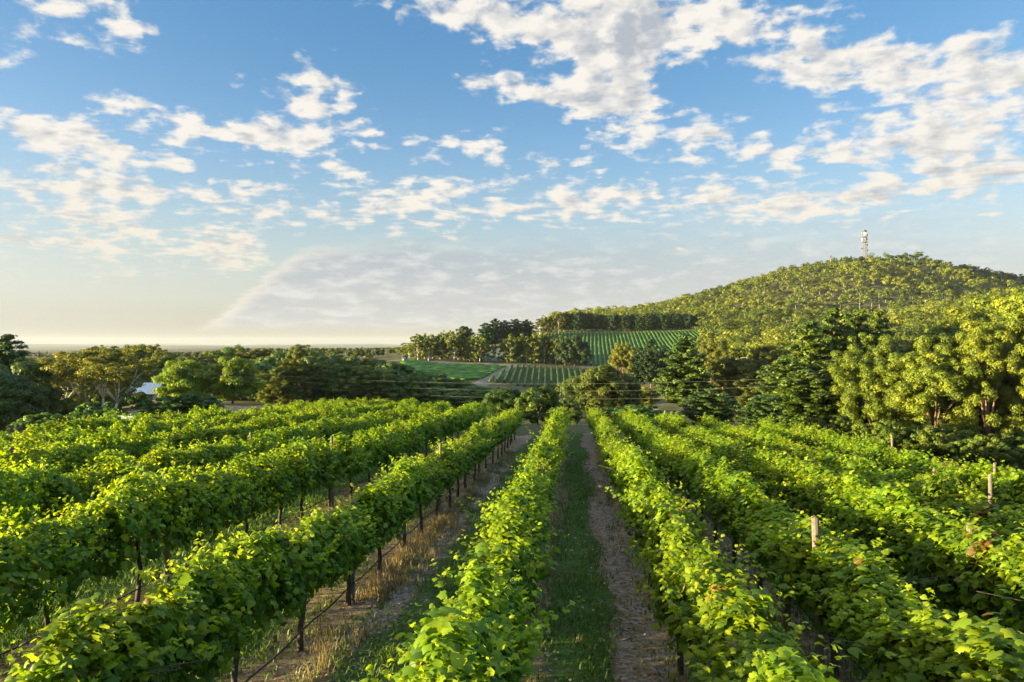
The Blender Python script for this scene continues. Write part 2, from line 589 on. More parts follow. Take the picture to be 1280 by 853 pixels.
M['pole'] = plain('pole_timber', (0.075, 0.06, 0.05), 0.9, vary=0.2)
M['steel'] = plain('galvanised_steel', (0.17, 0.16, 0.15), 0.55, metal=0.3, vary=0.2)
M['white'] = plain('white_drum', (0.33, 0.32, 0.31), 0.5, vary=0.06)
M['dark_steel'] = plain('dark_steel', (0.08, 0.085, 0.09), 0.6, metal=0.2, vary=0.2)
M['wall'] = plain('rendered_wall', (0.42, 0.37, 0.30), 0.9, vary=0.12)
M['glass'] = plain('window_glass', (0.04, 0.05, 0.06), 0.1, vary=0.1, spec=0.6)


def roof_mat(name, col, pitch=0.5):
    m, k, out = new_mat(name)
    p = k.n('ShaderNodeBsdfPrincipled')
    tc = k.n('ShaderNodeTexCoord').outputs['Object']
    x, y, z = k.sep(tc)
    wv = k.m('SINE', k.m('MULTIPLY', x, 2 * math.pi / pitch))
    nz = k.noise(tc, 1.3, 4.0, 0.6)
    c = k.mix(k.ss(nz, 0.35, 0.7), tuple(q * 0.82 for q in col), col)
    k.put(p.inputs['Base Color'], c)
    p.inputs['Roughness'].default_value = 0.45
    b = k.n('ShaderNodeBump')
    b.inputs['Strength'].default_value = 0.15
    b.inputs['Distance'].default_value = 0.05
    k.put(b.inputs['Height'], wv)
    k.put(p.inputs['Normal'], b.outputs[0])
    k.put(out.inputs[0], p.outputs[0])
    return m


M['roof_blue'] = roof_mat('pale_blue_roof', (0.20, 0.30, 0.44))
M['roof_pale'] = roof_mat('pale_grey_roof', (0.45, 0.51, 0.58))
M['roof_teal'] = roof_mat('blue_green_roof', (0.13, 0.24, 0.27))


# ------------------------------------------------------------------ ground: one sheet out to the skyline
def axis(fine_lo, fine_hi, step, lo, hi, grow):
    a = list(np.arange(fine_lo, fine_hi + 1e-6, step))
    s, v = step, a[-1]
    while v < hi:
        s *= grow
        v += s
        a.append(v)
    s, v = step, a[0]
    b = []
    while v > lo:
        s *= grow
        v -= s
        b.append(v)
    return np.array(b[::-1] + a)


def grid_faces(nx, ny):
    i, j = np.meshgrid(np.arange(nx - 1), np.arange(ny - 1))
    a = (j * nx + i).ravel()
    return np.stack([a, a + 1, a + nx + 1, a + nx], 1)


def poly_mask(px, d, pts, soft=0.0):
    """inside test in (column, depth) of a field outline"""
    inside = np.zeros(px.shape, bool)
    n = len(pts)
    for i in range(n):
        x1, y1 = pts[i]
        x2, y2 = pts[(i + 1) % n]
        c = ((y1 > d) != (y2 > d)) & (px < (x2 - x1) * (d - y1) / (y2 - y1 + 1e-12) + x1)
        inside ^= c
    return inside


FIELD_LOW = [(607, 258), (748, 258), (760, 300), (745, 320), (668, 323), (640, 319)]
FIELD_HIGH = [(690, 346), (790, 334), (880, 335), (884, 455), (672, 463), (640, 400)]
FIELD_GREEN = [(500, 265), (596, 258), (634, 318), (500, 322)]
NET_BLOCK = [(606, 342), (632, 342), (634, 420), (606, 410)]


def build_ground():
    xs = axis(-25.0, 14.0, 0.2, -14000, 14000, 1.055)
    ys = axis(2.0, 70.0, 0.4, -60, 19000, 1.045)
    X, Y = np.meshgrid(xs, ys)
    X, Y = X.ravel(), Y.ravel()
    Z = terrain(X, Y)
    px, d = view_of(X, Y)
    rows = np.array([r[0] for r in ROWS])
    dist = np.min(np.abs(X[:, None] - rows[None, :]), 1)
    i = np.clip(np.searchsorted(rows, X), 1, len(rows) - 1)
    gap = rows[i] - rows[i - 1]
    inb = (X > -24.5) & (X < 12.5) & (Y < row_end(X) + 1.5)
    wob = (fbm(X / 1.1, Y / 2.3, 21) - 0.47) * 1.1
    lane = sstep(dist - 0.45 * (gap / 2) + wob * 0.8, -0.25, 0.35)
    # the lane right of the middle row is worn to a bare track on its right side
    bare = np.exp(-((X - 0.92 - 0.04 * np.sin(Y * 0.5)) / 0.42) ** 2) * (-0.35 + 2.2 * fbm(X / 0.6, Y / 1.7, 31)) * 1.25
    bare = np.maximum(bare, np.exp(-((X + 3.25) / 0.50) ** 2) * (0.05 + 0.8 * fbm(X / 0.7, Y / 1.9, 33)))
    green = np.where(inb, np.clip(lane, 0, 1), 0)
    green = np.clip(green - np.where(inb, bare, 0), 0, 1)
    dry = np.where(inb, 1 - green, 0.25)
    dirt = np.where(inb, np.clip(bare, 0, 1) * 0.8 + 0.3 * (1 - lane), 0)
    # fields, tracks and open patches beyond
    fl, fh, fg, nb = (poly_mask(px, d, q) for q in (FIELD_LOW, FIELD_HIGH, FIELD_GREEN, NET_BLOCK))
    green = np.where(fg, 1.0, np.where(fl, 0.55, np.where(fh, 1.0, green)))
    dry = np.where(fg, 0.0, np.where(fl, 0.5, np.where(fh, 0.1, dry)))
    dirt = np.where(fg | fh | fl, 0.0, dirt)

    def path(pts, w):
        best = np.full(px.shape, 1e9)
        P = [place(a, b) for a, b in pts]
        for (x1, y1), (x2, y2) in zip(P[:-1], P[1:]):
            L2 = (x2 - x1) ** 2 + (y2 - y1) ** 2
            t = np.clip(((X - x1) * (x2 - x1) + (Y - y1) * (y2 - y1)) / L2, 0, 1)
            best = np.minimum(best, np.hypot(X - x1 - t * (x2 - x1), Y - y1 - t * (y2 - y1)))
        return 1 - sstep(best, w * 0.55, w)
    road = np.maximum.reduce([
        path([(500, 330), (560, 330), (640, 330), (700, 330), (765, 329)], 6.5),
        path([(642, 328), (628, 300), (604, 258), (590, 235)], 4.0),
        path([(-10, 100), (40, 88), (85, 88), (130, 100), (170, 112), (230, 118), (330, 112), (420, 112)], 5.0),
        path([(790, 150), (845, 116), (880, 112)], 3.0)])
    dirt = np.maximum(dirt, road)
    open_ = np.maximum(np.exp(-((px - 330) / 75) ** 2 - ((d - 118) / 14) ** 2), np.exp(-((px - 160) / 50) ** 2 - ((d - 105) / 12) ** 2))
    dry = np.maximum(dry, np.where(inb, 0, np.clip(open_ * 1.4, 0, 1)))
    net = nb.astype(float)
    me = mesh_np('ground', np.stack([X, Y, Z], 1), grid_faces(len(xs), len(ys)),
                 {'green': green, 'dry': dry, 'dirt': dirt, 'net': net}, smooth=True)
    m, k, out = new_mat('ground_cover')
    g = k.n('ShaderNodeNewGeometry').outputs['Position']

    def A(nm):
        return k.n('ShaderNodeAttribute', attribute_name=nm).outputs['Fac']
    n_f = k.noise(g, 9.0, 8.0, 0.7)
    n_m = k.noise(g, 1.6, 6.0, 0.65)
    n_l = k.noise(g, 0.05, 5.0, 0.6)
    base = k.mix(k.ss(n_l, 0.35, 0.65), (0.055, 0.065, 0.025), (0.10, 0.095, 0.04))
    base = k.mix(k.ss(n_f, 0.4, 0.7, 0.0, 0.5), base, (0.14, 0.11, 0.05))
    straw = k.mix(k.ss(n_f, 0.35, 0.68), (0.17, 0.115, 0.055), (0.36, 0.27, 0.14))
    straw = k.mix(k.ss(n_m, 0.45, 0.75, 0.0, 0.6), straw, (0.10, 0.085, 0.035))
    grass = k.mix(k.ss(n_f, 0.35, 0.7), (0.035, 0.075, 0.014), (0.085, 0.145, 0.026))
    grass = k.mix(k.ss(n_m, 0.5, 0.72, 0.0, 0.55), grass, (0.13, 0.12, 0.045))
    soil = k.mix(k.ss(n_f, 0.35, 0.7), (0.13, 0.10, 0.075), (0.37, 0.31, 0.24))
    n_h = k.noise(g, 4.2, 7.0, 0.7)
    jit = k.m('ADD', k.m('MULTIPLY', k.m('SUBTRACT', n_m, 0.5), 1.1), k.m('MULTIPLY', k.m('SUBTRACT', n_h, 0.5), 2.1))
    c = k.mix(k.ss(k.m('ADD', A('dry'), jit), 0.25, 0.75), base, straw)
    c = k.mix(k.ss(k.m('ADD', A('green'), jit), 0.3, 0.7), c, grass)
    c = k.mix(k.ss(k.m('ADD', A('dirt'), jit), 0.35, 0.75), c, soil)
    c = k.mix(A('net'), c, (0.10, 0.13, 0.085))
    p = k.n('ShaderNodeBsdfPrincipled')
    k.put(p.inputs['Base Color'], c)
    p.inputs['Roughness'].default_value = 0.95
    p.inputs['Specular IOR Level'].default_value = 0.1
    b = k.n('ShaderNodeBump')
    b.inputs['Strength'].default_value = 0.7
    b.inputs['Distance'].default_value = 0.08
    k.put(b.inputs['Height'], k.m('ADD', n_f, k.m('MULTIPLY', n_m, 2.0)))
    k.put(p.inputs['Normal'], b.outputs[0])
    k.put(out.inputs[0], p.outputs[0])
    me.materials.append(m)
    o = link(bpy.data.objects.new('ground', me))
    tag(o, 'sloping vineyard ground falling to a wooded valley and hills', None, None, 'structure')


build_ground()


# air that pales the far country
def build_haze():
    mb = MB()
    mb.box((0, 9300, -165), (29000, 19600, 650))
    m, k, out = new_mat('haze')
    v = k.n('ShaderNodeVolumePrincipled')
    v.inputs['Color'].default_value = (0.53, 0.59, 0.67, 1)
    v.inputs['Density'].default_value = 4.2e-5
    v.inputs['Anisotropy'].default_value = 0.0
    k.put(out.inputs[1], v.outputs[0])
    o = mb.build('haze', m)
    tag(o, 'pale morning haze over the valley and far ridges', None, None, 'stuff')


build_haze()


# ------------------------------------------------------------------ leaves and crowns as arrays
def unit(v):
    return v / (np.linalg.norm(v, axis=1, keepdims=True) + 1e-9)


def rand_dirs(g, n):
    return unit(g.normal(size=(n, 3)))


LEAF = np.array([  # outline of a lobed vine leaf, stalk at the origin, tip along +y, width 1
    (0.0, 0.0, 0.0), (0.22, -0.14, -0.03), (0.47, 0.06, -0.09), (0.40, 0.28, -0.05), (0.50, 0.52, -0.12), (0.25, 0.60, -0.04),
    (0.0, 0.92, -0.10), (-0.25, 0.60, -0.04), (-0.50, 0.52, -0.12), (-0.40, 0.28, -0.05), (-0.47, 0.06, -0.09), (-0.22, -0.14, -0.03),
    (0.0, 0.34, 0.05)])
LEAF_TRI = np.array([(12, i, i + 1) for i in range(0, 11)] + [(12, 11, 0)])


def leaves(g, P, N, size, droop=0.6):
    """lobed leaves at P facing N, tips hanging"""
    n = len(P)
    down = np.array([0, 0, -1.0]) * droop + rand_dirs(g, n) * 0.7
    t = unit(down - N * np.sum(down * N, 1, keepdims=True))
    b = np.cross(t, N)
    s = np.asarray(size)[:, None, None]
    L = LEAF[None] * (1 + 0.12 * g.normal(size=(n, 13, 1)))
    curl = g.uniform(0.4, 2.2, (n, 1, 1))
    V = P[:, None, :] + s * (L[:, :, 0:1] * b[:, None, :] + L[:, :, 1:2] * t[:, None, :] + L[:, :, 2:3] * curl * N[:, None, :])
    F3 = (LEAF_TRI[None] + (np.arange(n) * 13)[:, None, None]).reshape(-1, 3)
    return V.reshape(-1, 3), F3


def cards(g, P, N, size, aspect=0.6):
    """small four-cornered sprays at P facing N, folded along the middle by their spread of angles"""
    n = len(P)
    t = unit(np.cross(N, rand_dirs(g, n)))
    b = np.cross(N, t)
    s = np.asarray(size)[:, None]
    t, b = t * s, b * s * aspect
    k = N * s * 0.18
    V = np.stack([P - t, P - b * g.uniform(0.6, 1.1, (n, 1)) + k, P + t, P + b * g.uniform(0.6, 1.1, (n, 1)) + k], 1)
    return V.reshape(-1, 3), np.arange(n * 4).reshape(n, 4)


VINE_LEN = 2.0


def vine_mesh(seed, wide=False):
    g = np.random.default_rng(seed)
    n_shell, n_in, n_sh = 1450, 420, 76
    # a sprawling canopy: wide drooping curtain with a lumpy outline
    th = g.uniform(-0.62 * math.pi, 0.62 * math.pi, n_shell)            # 0 is straight up
    y = g.uniform(-1.25, 1.25, n_shell)
    lump = 1 + 0.30 * np.sin(y * 3.1 + seed) * np.cos(th * 2 + seed * 1.7) + 0.24 * (fbm(y * 1.6 + seed * 9.1, th * 1.3 + 7, seed) - 0.47) * 2
    rx = ((0.42 if wide else 0.245) + 0.08 * np.sin(y * 2.2 + seed * 2.1)) * lump
    rz = (0.58 + 0.10 * np.sin(y * 2.9 + seed)) * lump
    f = g.uniform(0.78, 1.10, n_shell)
    P = np.stack([np.sin(th) * rx * f, y, 1.30 + np.cos(th) * rz * f], 1)
    # skirts hang below
    low = th.copy()
    skirt = np.abs(th) > 0.48 * math.pi
    P[skirt, 2] -= g.uniform(0, 0.24, skirt.sum()) * (0.4 + 1.1 * fbm(y[skirt] * 1.5, y[skirt] * 0 + seed, seed + 3))
    N = unit(np.stack([np.sin(th) * 0.9, g.normal(0, 0.25, n_shell), np.cos(th) * 0.6 + 0.45], 1) + rand_dirs(g, n_shell) * 0.62)
    size = g.uniform(0.075, 0.145, n_shell)
    tint = np.clip(0.42 + 0.21 * g.normal(size=n_shell) + 0.16 * np.cos(th), 0.0, 0.93)  # upper leaves tinted yellower, putting the sunlit tops partly into the colour
    Pi = np.stack([g.normal(0, 0.22 if wide else 0.15, n_in), g.uniform(-1.2, 1.2, n_in), g.uniform(0.8, 1.62, n_in)], 1)
    Ni = rand_dirs(g, n_in)
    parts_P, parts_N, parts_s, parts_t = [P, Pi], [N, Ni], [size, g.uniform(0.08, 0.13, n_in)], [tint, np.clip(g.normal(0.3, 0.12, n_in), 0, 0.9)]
    for _ in range(n_sh):                                                # young shoots standing out of the canopy
        a = g.uniform(-1.15, 1.15)
        side = g.normal(0, 0.30 if wide else 0.19)
        p0 = np.array([side, a, 1.62 + g.uniform(-0.05, 0.15) - abs(side) * 0.5])
        d = unit(np.array([[side * 1.2 + g.normal(0, 0.35), g.normal(0, 0.5), g.uniform(0.5, 1.3)]]))[0]
        ln = g.uniform(0.20, 0.45) + 0.5 * g.random() ** 4
        m = int(6 + ln * 16)
        q = np.linspace(0, 1, m)[:, None]
        pp = p0 + d * q * ln + np.array([0, 0, -0.28]) * q ** 2 * ln + g.normal(0, 0.035, (m, 3))
        parts_P.append(pp)
        parts_N.append(unit(rand_dirs(g, m) * 0.7 + np.array([0, 0, 0.7]) + d * 0.2))
        parts_s.append(0.115 - 0.070 * q[:, 0] + g.uniform(-0.015, 0.015, m))
        parts_t.append(np.clip(0.62 + 0.30 * q[:, 0] + g.normal(0, 0.08, m), 0, 0.93))
    for _ in range(7):                                                   # a few canes trailing out to the side
        sg = g.choice([-1, 1])
        p0 = np.array([sg * (0.45 if wide else 0.28), g.uniform(-1, 1), g.uniform(1.15, 1.6)])
        ln = g.uniform(0.25, 0.55) * (1.0 if wide else 0.75)
        m = 9
        q = np.linspace(0, 1, m)[:, None]
        d = np.array([sg * 0.8, g.normal(0, 0.6), 0.25])
        pp = p0 + d * q * ln + np.array([0, 0, -0.7]) * q ** 2 * ln + g.normal(0, 0.03, (m, 3))
        parts_P.append(pp)
        parts_N.append(unit(rand_dirs(g, m) * 0.6 + np.array([sg * 0.4, 0, 0.6])))
        parts_s.append(g.uniform(0.08, 0.125, m))
        parts_t.append(np.clip(g.normal(0.55, 0.1, m), 0, 0.93))
    P, N, s, t = (np.concatenate(q) for q in (parts_P, parts_N, parts_s, parts_t))
    n = len(P)
    # turning leaves: scattered ones and, on some vines, a little cluster
    turn = g.random(n) < 0.007
    if seed % 2:
        c = P[g.integers(0, n_shell)]
        turn |= (np.linalg.norm(P - c, axis=1) < 0.24) & (g.random(n) < 0.28)
    t = np.where(turn, g.uniform(0.945, 1.0, n), t)
    V, F3 = leaves(g, P, N, s)
    # the vine follows the slope of its row
    V[:, 2] += -0.055 * V[:, 1]
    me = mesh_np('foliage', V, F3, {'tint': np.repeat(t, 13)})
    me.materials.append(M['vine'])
    return me


def vine_trunk_mesh(seed):
    g = np.random.default_rng(seed + 50)
    mb = MB()
    q = [(0, 0, -0.12)]
    x = y = 0.0
    for h in (0.15, 0.4, 0.65, 0.9, 1.05):
        x += g.normal(0, 0.025)
        y += g.normal(0, 0.03)
        q.append((x, y, h))
    mb.tube(q, [0.055, 0.047, 0.04, 0.037, 0.04, 0.032], 7)
    for s in (-1, 1):
        mb.tube([(x, y, 1.0), (x + 0.02, s * 0.3, 1.1 - s * 0.0165), (x * 0.5 + g.normal(0, 0.02), s * 0.65, 1.12 - s * 0.036), (0, s * 1.0, 1.12 - s * 0.055)],
                [0.03, 0.026, 0.02, 0.014], 5)
        for _ in range(3):
            a = s * g.uniform(0.15, 0.95)
            mb.tube([(0, a, 1.1 - a * 0.055), (g.normal(0, 0.15), a + g.normal(0, 0.15), 1.4), (g.normal(0, 0.3), a + g.normal(0, 0.2), 1.65)], [0.010, 0.008, 0.004], 4)
    me = mb.mesh('trunk', True)
    me.materials.append(M['vine_wood'])
    return me


ROW_NAME = {
    -22.6: 'outermost row at the far left edge', -18.9: 'second row in from the far left edge', -15.2: 'third row in from the far left edge',
    -11.5: 'fourth row in from the far left edge', -7.8: 'second row left of the central row', -4.1: 'first row left of the central row, above tufts of straw',
    -1.0: 'central row left of the worn track', 1.62: 'row just right of the worn track', 3.65: 'second row right of the worn track',
    5.75: 'third row right of the worn track', 8.0: 'fourth row right of the worn track', 10.3: 'last row on the right, beside the gum trees'}
VINE_LOOK = {True: 'grapevine in the ', False: 'grapevine in the '}


def build_vines():
    slim = [vine_mesh(s) for s in range(1, 11)]
    full = [vine_mesh(s, True) for s in range(11, 19)]
    tr = [vine_trunk_mesh(s) for s in range(6)]
    g = random.Random(4)
    for X, y0, y1 in ROWS:
        n = int((y1 - y0) / VINE_LEN)
        for i in range(n + 1):
            y = y0 + i * VINE_LEN + g.uniform(-0.15, 0.15)
            x = X + g.uniform(-0.07, 0.07) + 0.06 * math.sin(y * 0.31 + X)
            flip = g.random() < 0.5
            e = empty('grapevine', (x, y, ground_z(x, y)))
            sx = g.uniform(0.92, 1.12) * (1.0 if X < 3 else 1.15)
            sz = g.uniform(0.92, 1.12) * (1.0 if X > -5 else 1.08)
            e.scale = (-sx if g.random() < 0.5 else sx, 1.0, sz)
            tag(e, VINE_LOOK[X < -3] + ROW_NAME[X], 'grapevine', 'grapevines of the ' + ROW_NAME[X])
            v = g.uniform(0.86, 1.12)
            warm = g.uniform(-0.06, 0.08)
            fol = full if X < -5 else slim
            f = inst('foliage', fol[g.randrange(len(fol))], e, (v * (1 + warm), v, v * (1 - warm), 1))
            inst('trunk', tr[g.randrange(len(tr))], e)


build_vines()


# ------------------------------------------------------------------ posts, drip hoses, wires of the trellis
def post_mesh(h, r, seed, square=False):
    g = np.random.default_rng(seed)
    mb = MB()
    if square:
        mb.box((0, 0, h / 2 - 0.2), (r * 2, r * 1.6, h + 0.4))
    else:
        mb.tube([(0, 0, -0.3), (0, 0, h * 0.4), (g.normal(0, .01), g.normal(0, .01), h - 0.02), (g.normal(0, .01), 0, h)], [r * .80, r * .76, r * 0.72, r * 0.65], 10)
    for zz in (0.9, 1.25, 1.6):
        mb.tube([(-r * .9, 0, zz), (r * .9, 0, zz + 0.004)], 0.008, 5)     # staples that hold the wires
    me = mb.mesh('trellis_post')
    me.materials.append(M['post'])
    return me


POSTS = [  # photo column, row, height, radius, lean, label
    (545, -4.1, 2.30, .055, (0.02, 0.0), 'warm grey timber post rising from the first row left of the central row'),
    (441, -4.1, 1.9, .055, (0.0, 0.0), 'dark post in the first row left of the centre, only its foot showing under leaves'),
    (416, -7.8, 2.35, .055, (-0.02, 0.0), 'grey timber post in the second row left of the central row'),
    (209, -7.8, 1.9, .065, (0.0, 0.0), 'stout dark post foot showing below the leaves of the second row left of centre'),
    (314, -11.5, 2.30, .06, (0.01, 0.0), 'pale grey post amid sunlit leaves, left of the taller post on the next row'),
    (349, -15.2, 2.25, .05, (0.0, 0.0), 'small distant grey post just above the upper left rows of leaves'),
    (58, -11.5, 2.25, .07, (0.0, 0.0), 'weathered grey post among the glowing leaves near the left edge'),
    (15, -15.2, 2.3, .07, (0.0, 0.0), 'stubby grey post half sunk in leaves at the left edge'),
    (1035, 3.65, 2.22, .075, (0.0, 0.02), 'thick sunlit post with flat sawn top in the second row right of the track'),
    (1008, 5.75, 2.30, .055, (0.0, 0.0), 'tan post above yellow-green shoots in the third row right of the track'),
    (1235, 5.75, 2.20, .055, (-0.05, 0.0), 'silvery leaning post showing most of its length near the right edge'),
    (1238, 8.0, 2.40, .05, (0.0, 0.0), 'slim pale post with sunlit left face above the fourth row on the right'),
    (1168, 8.0, 2.25, .05, (0.0, 0.0), 'small grey post low in the leaves left of the slim pale post'),
    (1114, 10.3, 2.40, .05, (0.0, 0.0), 'whitish post in the last row below the gum trees'),
    (1243, 10.3, 2.2, .05, (0.0, 0.0), 'faint grey post just behind the slim pale post on the right'),
    (831, 5.75, 2.35, .04, (0.0, 0.0), 'thin pale steel post near the far end of the right rows'),
]


def build_trellis():
    for i, (px, X, h, r, lean, lab) in enumerate(POSTS):
        # the place along the row where this column crosses it
        q = (px - 640.0) / F
        # X = d*FX + lat*RX with lat = q*d
        d = X / (FX + q * RX)
        y = d * FY + q * d * RY
        x = X + (0.12 if X > 0 else 0.16) * (1 if px in (1235, 1035, 545) else 0) * (-1 if X > 0 else 0.6)
        o = inst('trellis_post', post_mesh(h, r, i, px == 831))
        o.location = (x, y, ground_z(x, y))
        o.rotation_euler = (lean[1], lean[0], 0.6 * i)
        tag(o, lab, 'post', 'trellis posts standing in the vine rows')
    labs = {-4.1: 'black drip hose strung low under the first row left of the central row',
            -7.8: 'black drip hose strung low under the second row left of the central row',
            3.65: 'black drip hose strung low under the second row right of the worn track'}
    for X, lab in labs.items():
        r = [q for q in ROWS if q[0] == X][0]
        pts = []
        y = r[1] - 3.5
        while y < r[2] + 1:
            pts.append((X + 0.09, y, ground_z(X, y) + 0.46 - 0.05 * abs(math.sin(y * math.pi / 2.0))))
            y += 0.5
        mb = MB()
        mb.tube(pts, 0.013, 5)
        o = mb.build('drip_hose', M['hose'])
        tag(o, lab, 'hose', 'drip hoses under the vines')


build_trellis()


# ------------------------------------------------------------------ grass in the lanes
def blades(g, P, h, w, lean):
    n = len(P)
    a = g.uniform(0, 2 * math.pi, n)
    d = np.stack([np.cos(a), np.sin(a), np.zeros(n)], 1)
    side = np.stack([-np.sin(a), np.cos(a), np.zeros(n)], 1) * w[:, None]
    bend = d * (h * lean)[:, None]
    up = np.array([0, 0, 1.0])
    mid = P + up * (h * 0.6)[:, None] + bend * 0.35
    tip = P + up * (h * g.uniform(0.8, 1, n))[:, None] + bend
    V = np.stack([P - side, P + side, mid + side * 0.7, mid - side * 0.7, tip], 1).reshape(-1, 3)
    b = np.arange(n)[:, None] * 5
    F3 = np.concatenate([b + np.array([[0, 1, 2]]), b + np.array([[0, 2, 3]]), b + np.array([[3, 2, 4]])])
    return V, F3


def build_grass():
    g = np.random.default_rng(11)
    rows = np.array([r[0] for r in ROWS])

    def scatter(n, lo, hi, y0, y1, dens_far):
        x = g.uniform(lo, hi, n)
        u = g.random(n)
        y = y0 + (y1 - y0) * u ** dens_far
        return x, y
    # green sward in the lanes
    x, y = scatter(260000, -13, 10, 4, 40, 1.9)
    i = np.clip(np.searchsorted(rows, x), 1, len(rows) - 1)
    mid, gap = (rows[i] + rows[i - 1]) / 2, rows[i] - rows[i - 1]
    off = np.abs(x - mid) / (gap / 2)
    pat = fbm(x / 0.5, y / 0.9, 40)
    bare = np.exp(-((x - 0.92 - 0.04 * np.sin(y * 0.5)) / 0.34) ** 2) + 0.8 * np.exp(-((x + 3.25) / 0.40) ** 2)
    keep = (g.random(len(x)) < np.clip((1.0 - off + np.where((x > -3.0) & (x < -1.2), 0.35, 0)) * 2.4, 0, 1) * np.clip((pat - 0.30) * 4, 0.08, 1)) & ((bare < 0.45 + 0.4 * (g.random(len(x)) - 0.4)) | ((fbm(x / 0.35, y / 0.6, 52) > 0.50) & (g.random(len(x)) < 0.6)))
    x, y = x[keep], y[keep]
    P = np.stack([x, y, terrain(x, y) - 0.01], 1)
    h = g.uniform(0.04, 0.15, len(x)) * (0.7 + 0.9 * fbm(x / 0.7, y / 0.7, 44))
    V, F3 = blades(g, P, h, g.uniform(0.006, 0.014, len(x)), g.uniform(0.2, 1.1, len(x)))
    me = mesh_np('lane_grass', V, F3, {'tint': np.repeat(np.clip(0.3 + 0.5 * fbm(x / 1.5, y / 1.5, 47) + g.normal(0, 0.15, len(x)), 0, 1), 5)})
    me.materials.append(leaf_mat('green_grass', [(0, (0.04, 0.08, 0.012)), (0.5, (0.075, 0.14, 0.018)), (0.85, (0.13, 0.19, 0.03)), (1, (0.24, 0.2, 0.08))], (1.4, 1.4, .8), 0.3, hue_obj=False))
    o = inst('lane_grass', me)
    tag(o, 'short green grass growing along the lanes between the vines', None, None, 'stuff')
    # straw-coloured tufts beside the trunks
    cx, cy_ = [], []
    for X, y0, y1 in ROWS:
        if not -12 < X < 9:
            continue
        m = int((min(y1, 40) - 4) * 3.2)
        yy = g.uniform(4, min(y1, 40), m)
        side = 0.42 if X < -2 else 0.25
        cx.append(X + g.normal(side * (1 if X < 2 else -0.4), 0.30, m))
        cy_.append(yy)
    # a thick stand of it along the first row left of the middle
    m = 95
    cx.append(-4.1 + 0.35 + g.normal(0, 0.22, m))
    cy_.append(np.where(g.random(m) < 0.7, g.uniform(12.6, 20.5, m), g.uniform(8, 30, m)))
    cx, cy_ = np.concatenate(cx), np.concatenate(cy_)
    per = 34
    x = (cx[:, None] + g.normal(0, 0.085, (len(cx), per))).ravel()
    y = (cy_[:, None] + g.normal(0, 0.10, (len(cx), per))).ravel()
    tall = np.repeat(g.uniform(0.12, 0.34, len(cx)), per)
    tall[-m * per:] *= 1.7
    P = np.stack([x, y, terrain(x, y) - 0.02], 1)
    V, F3 = blades(g, P, tall * g.uniform(0.5, 1.1, len(x)), g.uniform(0.004, 0.009, len(x)), g.uniform(0.1, 0.75, len(x)))
    t = np.clip(np.repeat(g.uniform(0.1, 0.9, len(cx)), per) + g.normal(0, 0.12, len(x)), 0, 1)
    t[-m * per:] = np.clip(t[-m * per:] + 0.35, 0, 1)
    me = mesh_np('dry_grass', V, F3, {'tint': np.repeat(t, 5)})
    me.materials.append(leaf_mat('straw', [(0, (0.07, 0.10, 0.025)), (0.4, (0.16, 0.15, 0.05)), (0.7, (0.20, 0.165, 0.072)), (1, (0.29, 0.23, 0.115))], (1.2, 1.1, .8), 0.35, hue_obj=False))
    o = inst('dry_grass', me)
    tag(o, 'dry straw tufts at the feet of the vines', None, None, 'stuff')
    # low clods, fallen leaves and twigs on the bare strips
    n = 16000
    x = g.choice([0.92, -3.25, -4.1, -1.0, 3.65, -7.8], n) + g.normal(0, 0.42, n)
    y = 4 + 30 * g.random(n) ** 1.9
    P = np.stack([x, y, terrain(x, y) + 0.006], 1)
    V, F4 = cards(g, P, unit(rand_dirs(g, n) * 0.45 + np.array([0, 0, 1.0])), g.uniform(0.012, 0.05, n))
    me = mesh_np('leaf_litter', V, F4, {'tint': np.repeat(g.random(n), 4)})
    me.materials.append(leaf_mat('litter', [(0, (0.07, 0.045, 0.03)), (0.5, (0.2, 0.13, 0.08)), (1, (0.40, 0.31, 0.2))], (1, 1, 1), 0.1, hue_obj=False))
    o = inst('leaf_litter', me)
    tag(o, 'brown fallen leaves and straw on the bare soil strips', None, None, 'stuff')


build_grass()


# ------------------------------------------------------------------ trees
def clumps(g, C, rad, per, size, flat=0.75, jit=0.6, upb=0.3, shell=(0.55, 1.08), tint0=0.45):
    """puffs of leaf sprays round the centres C; returns V, F, tint"""
    n = len(C)
    per = np.broadcast_to(per, (n,))
    idx = np.repeat(np.arange(n), per)
    m = len(idx)
    d = rand_dirs(g, m)
    d[:, 2] = np.where(g.random(m) < 0.6, np.abs(d[:, 2]), d[:, 2])
    rr = np.asarray(rad)[idx] * g.uniform(shell[0], shell[1], m)
    off = d * rr[:, None]
    off[:, 2] *= flat
    P = C[idx] + off
    N = unit(d + rand_dirs(g, m) * jit + np.array([0, 0, upb]))
    ct = g.normal(0, 0.13, n)
    t = np.clip(tint0 + ct[idx] + g.normal(0, 0.14, m), 0, 1)
    V, F4 = cards(g, P, N, size * g.uniform(0.6, 1.3, m))
    return V, F4, np.repeat(t, 4)


